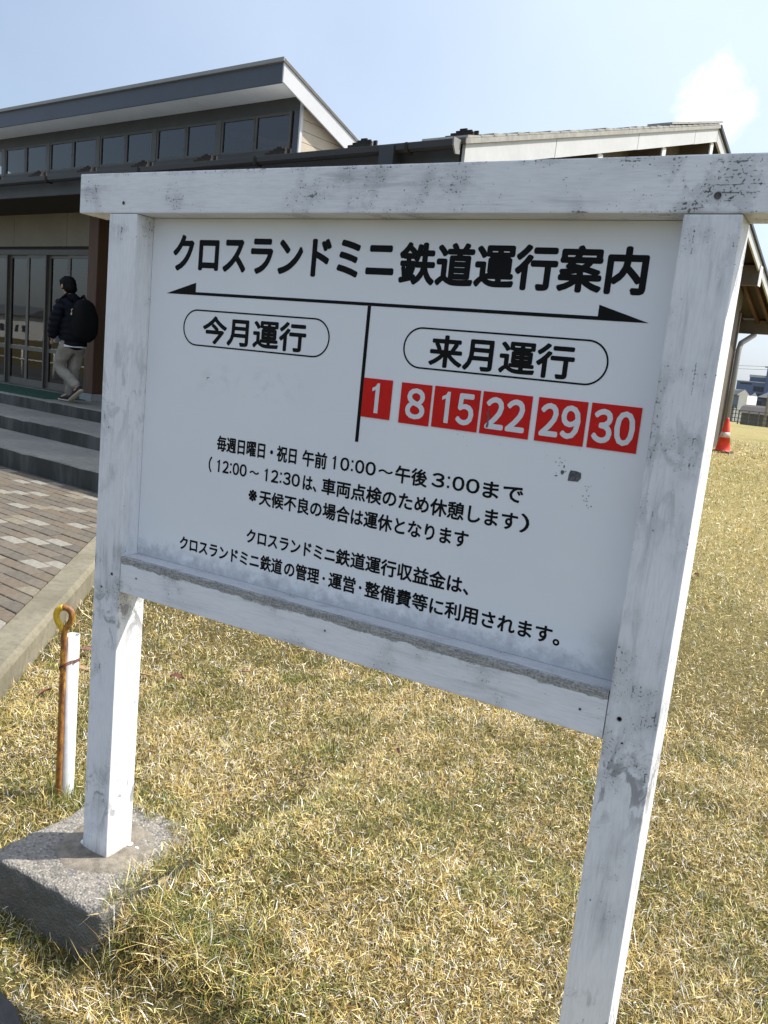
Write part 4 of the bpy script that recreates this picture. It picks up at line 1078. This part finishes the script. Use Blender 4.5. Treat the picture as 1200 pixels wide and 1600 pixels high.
    me = bpy.data.meshes.new('bag'); bm.to_mesh(me); bm.free(); me.materials.append(M['bag']); me.polygons.foreach_set('use_smooth', [True] * len(me.polygons)); link('bag', me, bt.o)
    for s in (-1, 1):
        bt.part('strap', MB().tube([(-7.90, 5.10 + s * .10, 1.76), (-7.98, 5.09 + s * .12, 1.845), (-8.12, 5.08 + s * .12, 1.76), (-8.16, 5.08 + s * .13, 1.62), (-8.05, 5.08 + s * .17, 1.45), (-7.88, 5.09 + s * .14, 1.40)], .018, 8), 'bag', smooth=True)
    mb = MB(); mb.ball((-7.80, 4.925, 1.60), (.012, .008, .018)); mb.tube([(-7.80, 4.93, 1.615), (-7.80, 4.925, 1.65), (-7.78, 4.93, 1.66)], .006, 6)
    bt.part('charm', mb, 'sole', smooth=True)
build_person()

# ------------------------------------------------------------------ traffic cone and leaning board by the far corner
def build_cone():
    M['cone_red'] = simple('traffic_cone_red', (.72, .045, .02), .5, .12, 12, bmp=0)
    M['cone_band'] = simple('worn_cone_band', (.55, .45, .40), .6, .5, 22, bmp=0)
    M['black_rubber'] = simple('black_rubber', (.015, .015, .015), .8, .2, 12, bmp=0)
    z0 = float(ground_z(*B(-2.26, 14.3)[:2]))
    t = Thing('traffic_cone', 'red traffic cone with worn pale band standing on the lawn by the building corner', 'traffic cone', (-2.26, 14.3, z0), 'B')
    n = 24
    def rev(prof):
        vs = []
        for rr, zz in prof: vs += [(-2.26 + rr * math.cos(2 * math.pi * k / n), 14.3 + rr * math.sin(2 * math.pi * k / n), z0 + zz) for k in range(n)]
        return MB().add(vs, [(i * n + k, i * n + (k + 1) % n, (i + 1) * n + (k + 1) % n, (i + 1) * n + k) for i in range(len(prof) - 1) for k in range(n)])
    t.part('body', rev([(.135, .04), (.122, .055), (.090, .27), (.0902, .27), (.072, .37), (.028, .60), (.020, .62), (.001, .62)]), 'cone_red', smooth=True)
    t.part('band', rev([(.092, .272), (.0922, .272), (.0742, .368), (.073, .368)]), 'cone_band', smooth=True)
    t.part('base', MB().box(-2.26 - .16, -2.26 + .16, 14.14, 14.46, z0 - .01, z0 + .04), 'black_rubber', bevel=.02)
    b = Thing('white_board', 'narrow white board standing against the building corner behind the traffic cone', 'board', (-2.86, 16.15, z0), 'B')
    b.part('board', MB().box(-2.95, -2.87, 16.07, 16.10, z0, z0 + .52), 'cap_white')
build_cone()

# ------------------------------------------------------------------ far side: fence, houses, office block, wires
def build_far():
    M['fence_wire'] = simple('dark_fence_wire', (.07, .075, .075), .6, .2, 3, bmp=0)
    M['h_white'] = simple('white_house_wall', (.70, .70, .68), .8, .06, .5, bmp=0)
    M['h_blue'] = simple('blue_grey_cladding', (.20, .24, .29), .8, .1, .5, bmp=0, stretch=(1, 1, .2))
    M['h_roof'] = simple('grey_tile_roof', (.10, .11, .12), .7, .15, 1, bmp=0)
    M['h_grey'] = simple('grey_mortar_wall', (.16, .155, .15), .9, .1, .5, bmp=0)
    M['h_dark'] = simple('dark_brown_roof', (.07, .062, .06), .8, .15, .7, bmp=0)
    M['off_blue'] = simple('blue_office_cladding', (.085, .125, .25), .6, .08, .1, bmp=0)
    M['off_lite'] = simple('pale_office_parapet', (.40, .43, .48), .6, .08, .1, bmp=0)
    M['off_glass'] = simple('dark_office_window', (.03, .04, .06), .15, .1, .2, bmp=0, spec=.5)
    # fence of posts and wires past the lawn's edge
    t = Thing('wire_fence', 'low dark wire fence along the far edge of the lawn', 'fence', (-7.5, 38.6, 0.2), 'B')
    zt = 1.05
    us = np.arange(-22, 3, .42)
    for i, u in enumerate(us): 
        zg = float(ground_z(*B(u, 38.6)[:2])); t.part('fence_post', MB().box(u - .022, u + .022, 38.58, 38.62, zg - .1, zt), 'fence_wire')
    for z in (.50, .68, .86, 1.03): t.part('rail', MB().box(-22, 3, 38.59, 38.605, z, z + .028), 'fence_wire')
    # white house
    vb = 170; zg = -2.3
    t = Thing('white_house', 'white gabled house with grey roof beyond the lawn, below the blue building', 'house', (-42, vb, zg), 'B')
    t.part('wall', MB().box(-46, -41.35, vb, vb + 8, zg, 3.0), 'h_blue')
    t.part('gable_wall', MB().add([(-41.34, vb - .3, zg), (-39.95, vb + .5, zg), (-39.95, vb + .5, 3.0), (-40.5, vb + .2, 3.8), (-41.34, vb - .3, 3.0), (-41.34, vb + 8, zg), (-39.95, vb + 8, zg), (-39.95, vb + 8, 3.0), (-40.5, vb + 8, 3.8), (-41.34, vb + 8, 3.0)],
            [(0, 1, 2, 3, 4), (9, 8, 7, 6, 5), (1, 6, 7, 2), (0, 4, 9, 5)]), 'h_white')
    t.part('roof', MB().add([(-46.2, vb - .8, 2.95), (-41.5, vb - .8, 2.95), (-40.6, vb + .3, 4.02), (-46.2, vb + 3, 4.05), (-46.2, vb + 8, 2.95), (-41, vb + 8, 2.95)], [(0, 1, 2, 3), (3, 2, 5, 4)]), 'h_roof')
    t.part('barge_board', MB().add([(-41.5, vb - .85, 2.75), (-41.5, vb - .85, 3.05), (-40.45, vb - .2, 4.05), (-40.45, vb - .2, 3.7), (-39.65, vb + .2, 2.85), (-39.65, vb + .2, 3.12)], [(0, 3, 2, 1), (3, 4, 5, 2)]), 'h_white')
    t.part('porch_roof', MB().box(-46, -41.5, vb - 2, vb - .1, 0.35, .65), 'h_dark')
    t.part('porch_post', MB().box(-41.45, -41.2, vb - 2, vb - 1.8, zg, .35), 'h_white'); t.part('porch_post', MB().box(-40.3, -39.9, vb - 2, vb - 1.8, zg, 0.2), 'h_white')
    # long low shed roof
    t = Thing('low_shed', 'long low shed with curved dark roof between the two houses', 'shed', (-33, 145, zg), 'B')
    t.part('roof', MB().prism_x(-34.6, -27, [(144, -.1), (146, 1.0), (148, 1.3), (150, 1.0), (152, -.1), (148, .8)]), 'h_dark')
    t.part('wall', MB().box(-34.3, -27, 145.2, 151, zg, 0.1), 'h_grey')
    # house at right
    vb = 150
    t = Thing('grey_house', 'grey walled house with tiled hip roof at the right edge beyond the lawn', 'house', (-30, vb, zg), 'B')
    t.part('wall', MB().box(-32.6, -22, vb, vb + 8, zg, 2.75), 'h_grey')
    t.part('roof', MB().add([(-33.3, vb - .8, 2.7), (-21, vb - .8, 2.7), (-21, vb + 8.8, 2.7), (-33.3, vb + 8.8, 2.7), (-30.6, vb + 4, 5.0), (-23.5, vb + 4, 5.0)], [(0, 1, 5, 4), (1, 2, 5), (2, 3, 4, 5), (3, 0, 4), (0, 3, 2, 1)]), 'h_roof')
    t.part('window', MB().box(-31.2, -29.9, vb - .06, vb - .01, .4, 1.6), 'off_glass')
    # blue office building
    vb = 350; zg = -2.6
    t = Thing('office_building', 'blue office building with stepped roofline in the far distance', 'building', (-80, vb, zg), 'B')
    t.part('wall', MB().box(-88.5, -55, vb, vb + 30, zg, 10.0), 'off_blue')
    t.part('parapet', MB().box(-88.7, -55, vb - .2, vb + 30, 10.0, 10.35), 'off_lite')
    t.part('upper_storey', MB().box(-84.2, -55, vb + 1, vb + 28, 10.35, 12.0), 'off_blue'); t.part('roof_band', MB().box(-84.4, -55, vb + .8, vb + 28, 12.0, 12.9), 'off_lite')
    t.part('stair_tower', MB().box(-78.0, -70, vb - .5, vb + 12, zg, 16), 'off_blue')
    for r_ in range(3):
        for k in range(3): t.part('window', MB().box(-82.0 + k * 1.34, -80.8 + k * 1.34, vb - .12, vb - .01, 6.6 - r_ * 2.7, 8.5 - r_ * 2.7), 'off_glass')
    t.part('fascia_sign', MB().box(-87.2, -82.9, vb - .12, vb - .01, 9.05, 9.55), 'off_glass')
    # utility poles with wires
    M['pole'] = simple('grey_utility_pole', (.20, .19, .18), .8, .1, 3, bmp=0)
    prev = None
    for i, (u, lab) in enumerate(((-60, 'grey utility pole hidden behind the station building, carrying the wires'), (-20.6, 'grey utility pole right of the far houses, carrying the wires'))):
        p_ = Thing('utility_pole', lab, 'pole', (u, 100, -2.4), 'B', group='utility poles beyond the lawn')
        p_.part('shaft', MB().tube([(u, 100, -2.4), (u, 100, 6.4)], [.17, .11], 10), 'pole', smooth=True)
        p_.part('crossarm', MB().box(u - .9, u + .9, 99.85, 99.97, 5.55, 5.68), 'pole')
    for j, dz in enumerate((0, .35)):
        pts = [(-60 + 39.4 * k / 20, 99.8, 5.35 + dz - .9 * (1 - (2 * k / 20 - 1) ** 2) * .5) for k in range(21)]
        w = Thing('power_wire', ('lower' if j == 0 else 'upper') + ' thin power wire crossing the sky above the far houses', 'wire', (-40, 100, 5), 'B')
        w.part('wire', MB().tube(pts, .018, 5), 'fence_wire')
    # houses behind the viewer, seen mirrored in the glass doors
    rnd = random.Random(4)
    for i, (u, v, wd, hh, wm, lab) in enumerate(((-168, -66, 34, 3.8, 'h_white', 'long white bungalow across the field, mirrored in the glass doors'), (-150, -82, 18, 5.6, 'h_grey', 'tall grey house across the field, mirrored in the glass doors'), (-126, -66, 14, 4.0, 'h_blue', 'blue grey barn across the field, mirrored in the glass doors'))):
        t = Thing('field_house', lab, 'house', (u, v, -.1), 'B')
        t.part('wall', MB().box(u, u + wd, v - 7, v, -.2, hh), wm)
        t.part('roof', MB().add([(u - .5, v + .6, hh), (u + wd + .5, v + .6, hh), (u + wd + .5, v - 7.6, hh), (u - .5, v - 7.6, hh), (u - .5, v - 3.5, hh + 1.7), (u + wd + .5, v - 3.5, hh + 1.7)], [(0, 1, 5, 4), (2, 3, 4, 5), (1, 2, 5), (3, 0, 4), (0, 3, 2, 1)]), 'h_roof')
        for k in range(int(wd // 2.4)): t.part('window', MB().box(u + 1 + k * 2.4, u + 2.2 + k * 2.4, v + .01, v + .06, 1.0, 2.1), 'off_glass')
    t = Thing('white_railing', 'white pipe railing across the paved forecourt, mirrored in the glass doors', 'railing', (-20, -1.2, 0), 'B')
    for z in (.45, .85): t.part('rail', MB().tube([(-27, -1.2, z), (-16.2, -1.2, z)], .025, 8), 'cap_white', smooth=True)
    for u in np.arange(-27, -16.1, 1.8): t.part('railing_post', MB().tube([(u, -1.2, -.15), (u, -1.2, .87)], .028, 8), 'cap_white', smooth=True)
build_far()

# ------------------------------------------------------------------ fallen leaves
def build_leaves():
    cols = [(.15, .05, .03), (.30, .17, .08), (.42, .34, .20), (.20, .09, .05), (.55, .47, .30)]
    for i, c in enumerate(cols): M['leaf%d' % i] = simple('dry_leaf_%d' % i, c, .55, .25, 60, bmp=.3)
    spots = [(-.81, 1.21, .032, 0, 'dark red curled leaf lying in the grass right of the left post'), (-.63, 1.47, .018, 3, 'tiny brown leaf in the grass just below the bottom rail'),
             (-.93, 1.14, .020, 1, 'small tan leaf beside the dark red one near the left post'),
             (.245, .06, .030, 2, 'pale grey-tan leaf resting in grass right of the concrete footing'), (-.38, .63, .016, 1, 'small brown leaf tucked in the grass close behind the left post'),
             (-1.08, .74, .030, 3, 'brown leaf at the foot of the kerb left of the rusty rod'), (-1.16, .98, .035, 1, 'light brown leaf between the kerb and the white pipe'), (-1.32, 1.16, .032, 0, 'reddish leaf at the kerb foot behind the loop of the rod'),
             (-.37, .31, .014, 4, 'small cream leaf between the white pipe and the left post'), (.29, 1.25, .020, 3, 'brown leaf in the open grass under the middle of the rail'),
             (.73, 1.31, .018, 1, 'tan leaf in the open grass left of the right post'), (.70, 5.2, .04, 3, 'dark leaf on the lawn right of the right post'), (.05, -.33, .022, 4, 'yellowish leaf in the grass beside the asphalt path')]
    for x, y, s, c, lab in spots:
        z = float(ground_z(x, y)) + .026
        n = 9; vs = []
        for i in range(n):
            t_ = i / (n - 1); w = .36 * math.sin(math.pi * min(1, t_ * .96 + .03)) ** .8; cu = .22 * math.sin(math.pi * t_)
            for q in (-1, 0, 1): vs.append(((t_ - .5) * 2 * s, q * w * s * 1.3, cu * s + abs(q) * .30 * s))
        fs = [(i * 3 + k, i * 3 + k + 1, (i + 1) * 3 + k + 1, (i + 1) * 3 + k) for i in range(n - 1) for k in (0, 1)]
        me = MB().add(vs, fs).mesh('dry_leaf', 'leaf%d' % c, smooth=True)
        o = link('dry_leaf', me); o.location = (x, y, z); o.rotation_euler = (random.uniform(-.3, .3) + .25, random.uniform(-.3, .3), random.uniform(0, 6.28))
        tag(o, lab, 'leaf', 'fallen dry leaves on the lawn')
build_leaves()

# ------------------------------------------------------------------ shredded leaf litter lying in the turf
def build_litter():
    rnd = random.Random(21); mb = MB()
    for k in range(520):
        if k < 300: x, y = rnd.uniform(-2.6, 1.9), rnd.uniform(-.25, 5)
        else:
            s_ = rnd.uniform(1.0, 3.6); q = rnd.uniform(.01, .16) ** 1.2; x, y = -.545 * .796 - .605 * s_ + q * .796, -.545 * .605 + .796 * s_ + q * .605
        if -.16 < x < .26 and -.17 < y < .26 or x * .796 + y * .605 < -.54: continue
        z = float(ground_z(x, y)) + rnd.uniform(.006, .026); r = rnd.uniform(.003, .009) * (1.25 if k >= 300 else 1)
        a = rnd.uniform(0, 6.28); t1, t2 = rnd.uniform(-.5, .5), rnd.uniform(-.5, .5)
        pts = []
        for i in range(5):
            b_ = a + i * 1.2566; rr = r * rnd.uniform(.6, 1.2); dx, dy = rr * math.cos(b_), rr * .6 * math.sin(b_)
            dx, dy = dx * math.cos(a) - dy * math.sin(a), dx * math.sin(a) + dy * math.cos(a)
            pts.append((x + dx, y + dy, z + dx * t1 + dy * t2))
        mb.add(pts, [(0, 1, 2, 3, 4)], rnd.randrange(4))
    o = struct(link('leaf_litter', mb.mesh('leaf_litter', ['leaf1', 'leaf3', 'leaf2', 'leaf0'])), 'stuff')
    tag(o, 'brown crumbs of dead leaf scattered in the turf and along the kerb', 'leaf litter')
build_litter()

# ------------------------------------------------------------------ grass
def build_grass():
    C = np.array([1.6167, -1.4426])
    az0, half = R(119), R(39)
    def sample(N, r0, r1, power):       # density ~ r^-power per area
        k = 2 - power
        u = RNG.random(N)
        r = (r0 ** k + u * (r1 ** k - r0 ** k)) ** (1 / k) if abs(k) > 1e-6 else r0 * (r1 / r0) ** u
        a = az0 + (RNG.random(N) * 2 - 1) * half
        return np.stack([C[0] + r * np.cos(a), C[1] + r * np.sin(a)], -1), r
    P1, r1 = sample(500000, 0.9, 3.8, 0.6); P2, r2 = sample(470000, 3.8, 22.0, 2.0)
    P = np.concatenate([P1, P2]); r = np.concatenate([r1, r2])
    x, y = P[:, 0], P[:, 1]
    u = x * math.cos(TH) + y * math.sin(TH); v = -x * math.sin(TH) + y * math.cos(TH)
    n_ = x * .796 + y * .605
    ok = ~((n_ < -.552) & (v < 4)) & ~((u < -2.45) & (v > 3.15) & (v < 7)) & ~((u < -2.82) & (v > 6.9) & (v < 16.0)) & ~((v > 3.1) & (v < 7.1) & (u < -2.45))
    inblk = (x > -.158) & (x < .256) & (y > -.163) & (y < .253)
    rim = inblk & ((x > .238 - .24 * (y + .165) + .03 * (vnoise(x, y, 22, 40) - .5)) | (y > .195 + .05 * (vnoise(x, y, 20, 41) - .5))) & (RNG.random(len(x)) < .9) & (x > -.08)
    ok &= ~inblk | rim
    ex = np.array([-3.0, -1.2, -.4, 0.0, .166, .24, .296, .36, .50, .85, 3.2]); ey = np.array([-.60, -.47, -.395, -.37, -.364, -.375, -.40, -.47, -.60, -.85, -1.05])
    ok &= y > np.interp(x, ex, ey) + .004
    ok0 = ok
    x, y, r = x[ok], y[ok], r[ok]; N = len(x)
    z = ground_z(x, y) - .002
    z = np.where(rim[ok0], np.maximum(z, -.006), z)
    sc = np.clip(r / 3.2, 1, 4.5)
    # greener tufts standing out of the dry turf
    tc_ = np.stack([RNG.uniform(-3.2, 2.2, 170), RNG.uniform(-.2, 6.5, 170)], -1); tr = RNG.uniform(.02, .075, 170)
    tuft = np.zeros(N)
    for (a_, b_), q_ in zip(tc_, tr):
        near_ = (np.abs(x - a_) < q_ * 3) & (np.abs(y - b_) < q_ * 3)
        tuft[near_] = np.maximum(tuft[near_], np.exp(-((x[near_] - a_) ** 2 + (y[near_] - b_) ** 2) / (q_ * q_)))
    tall = np.clip(vnoise(x, y, 3.2, 8) * 1.6 - .5, 0, 1)
    # longer tufts at the footing, the kerb and the rod
    dblk = np.maximum(np.maximum(-.16 - x, x - .256), np.maximum(-.165 - y, y - .253))
    edge = np.exp(-np.clip(dblk, 0, 1) / .05) * .9 * (0.25 + .75 * (x > .2))
    cor = np.exp(-((x - .37) ** 2 + (y + .13) ** 2) / .010) * .65
    dk = np.abs(n_[ok] + .552); ked = np.exp(-dk / .05) * .7
    rod = np.exp(-((x + .38) ** 2 + (y - .25) ** 2) / .006) * 1.2
    ln = RNG.gamma(5.0, .0060, N) * (0.62 + .4 * tall + .55 * tuft + edge * .35 + cor * .9 + ked * .5 + rod) * (1 + .25 * (sc - 1))
    ln = np.clip(ln, .010, .13)
    wd = RNG.gamma(6.0, .00023, N).clip(.0007, .0028) * sc 
    az = RNG.random(N) * 2 * math.pi + vnoise(x, y, 1.7, 5) * 2.5
    # blades fan outwards from the big tuft at the corner of the footing
    caz = np.arctan2(y + .10, x - .30); az = np.where((cor > .35) & (RNG.random(N) < .7), caz + RNG.normal(0, .5, N), az)
    tilt = np.clip(RNG.normal(1.02, .42, N) - .25 * edge - .2 * rod, .05, 1.56)
    bend = RNG.normal(.22, .38, N)
    d = np.stack([np.cos(az), np.sin(az)], -1); s = np.stack([-np.sin(az), np.cos(az)], -1)
    tw = RNG.uniform(-.7, .7, N)
    t2 = np.clip(tilt + bend, -.2, 1.75)
    h1 = ln * .5
    lift = RNG.random(N) ** 1.5 * .026 * (1 + .3 * (sc - 1))
    b = np.stack([x, y, z + lift * (RNG.random(N) < .6)], -1)
    m = b + np.concatenate([d * (np.sin(tilt) * h1)[:, None], (np.cos(tilt) * h1)[:, None]], 1)
    side = s * (RNG.normal(0, .16, N) * h1)[:, None]
    t = m + np.concatenate([d * (np.sin(t2) * h1)[:, None] + side, (np.cos(t2) * h1)[:, None]], 1)
    gz = z + .001; m[:, 2] = np.maximum(m[:, 2], gz + .001); t[:, 2] = np.maximum(t[:, 2], gz)
    sv = np.concatenate([s * np.cos(tw)[:, None], np.sin(tw)[:, None]], 1)
    hw = (wd / 2)[:, None]
    V = np.empty((N, 5, 3), np.float32)
    V[:, 0] = b - sv * hw; V[:, 1] = b + sv * hw; V[:, 2] = m - sv * hw * .85; V[:, 3] = m + sv * hw * .85; V[:, 4] = t
    pal = np.array([[.60, .445, .145], [.80, .66, .33], [.41, .27, .075], [.92, .90, .82], [.10, .13, .022], [.29, .29, .065], [.030, .043, .009], [.16, .08, .028]])
    g = .25 * vnoise(x, y, 1.3, 11) + .35 * vnoise(x, y, 5.0, 12) + .40 * vnoise(x, y, 15, 13)
    gp = np.clip((g - .42) * 2.2, 0.07, .55) + ked * .25 + rod * .3 + edge * .1 + tuft * .35
    q = RNG.random(N)
    green = q < gp
    k1 = RNG.choice([0, 1, 2, 3, 7], N, p=[.34, .28, .18, .13, .07]); k2 = RNG.choice([4, 5, 6], N, p=[.4, .38, .22])
    c = pal[np.where(green, k2, k1)] * RNG.uniform(.50, 1.35, (N, 1)) * (0.78 + .30 * vnoise(x, y, 9, 30) + .22 * vnoise(x, y, 28, 31))[:, None]
    colv = np.ones((N, 5, 4), np.float32)
    colv[:, :, :3] = c[:, None, :]
    colv[:, 4, :3] = np.clip(c * 1.12 + .01, 0, 1)
    me = bpy.data.meshes.new('grass')
    me.vertices.add(N * 5); me.vertices.foreach_set('co', V.reshape(-1))
    base = (np.arange(N) * 5)[:, None]
    tri = (base + np.array([0, 1, 3, 0, 3, 2, 2, 3, 4])[None, :]).reshape(-1)
    me.loops.add(len(tri)); me.loops.foreach_set('vertex_index', tri.astype(np.int32))
    me.polygons.add(len(tri) // 3); me.polygons.foreach_set('loop_start', np.arange(0, len(tri), 3, dtype=np.int32))
    me.update(calc_edges=False)
    ca = me.color_attributes.new('Col', 'FLOAT_COLOR', 'POINT'); ca.data.foreach_set('color', colv.reshape(-1))
    me.materials.append(M['grass'])
    me.validate(verbose=False)
    o = struct(link('grass', me), 'stuff')
    tag(o, 'dry straw-coloured lawn grass with green blades mixed in', 'grass')
build_grass()
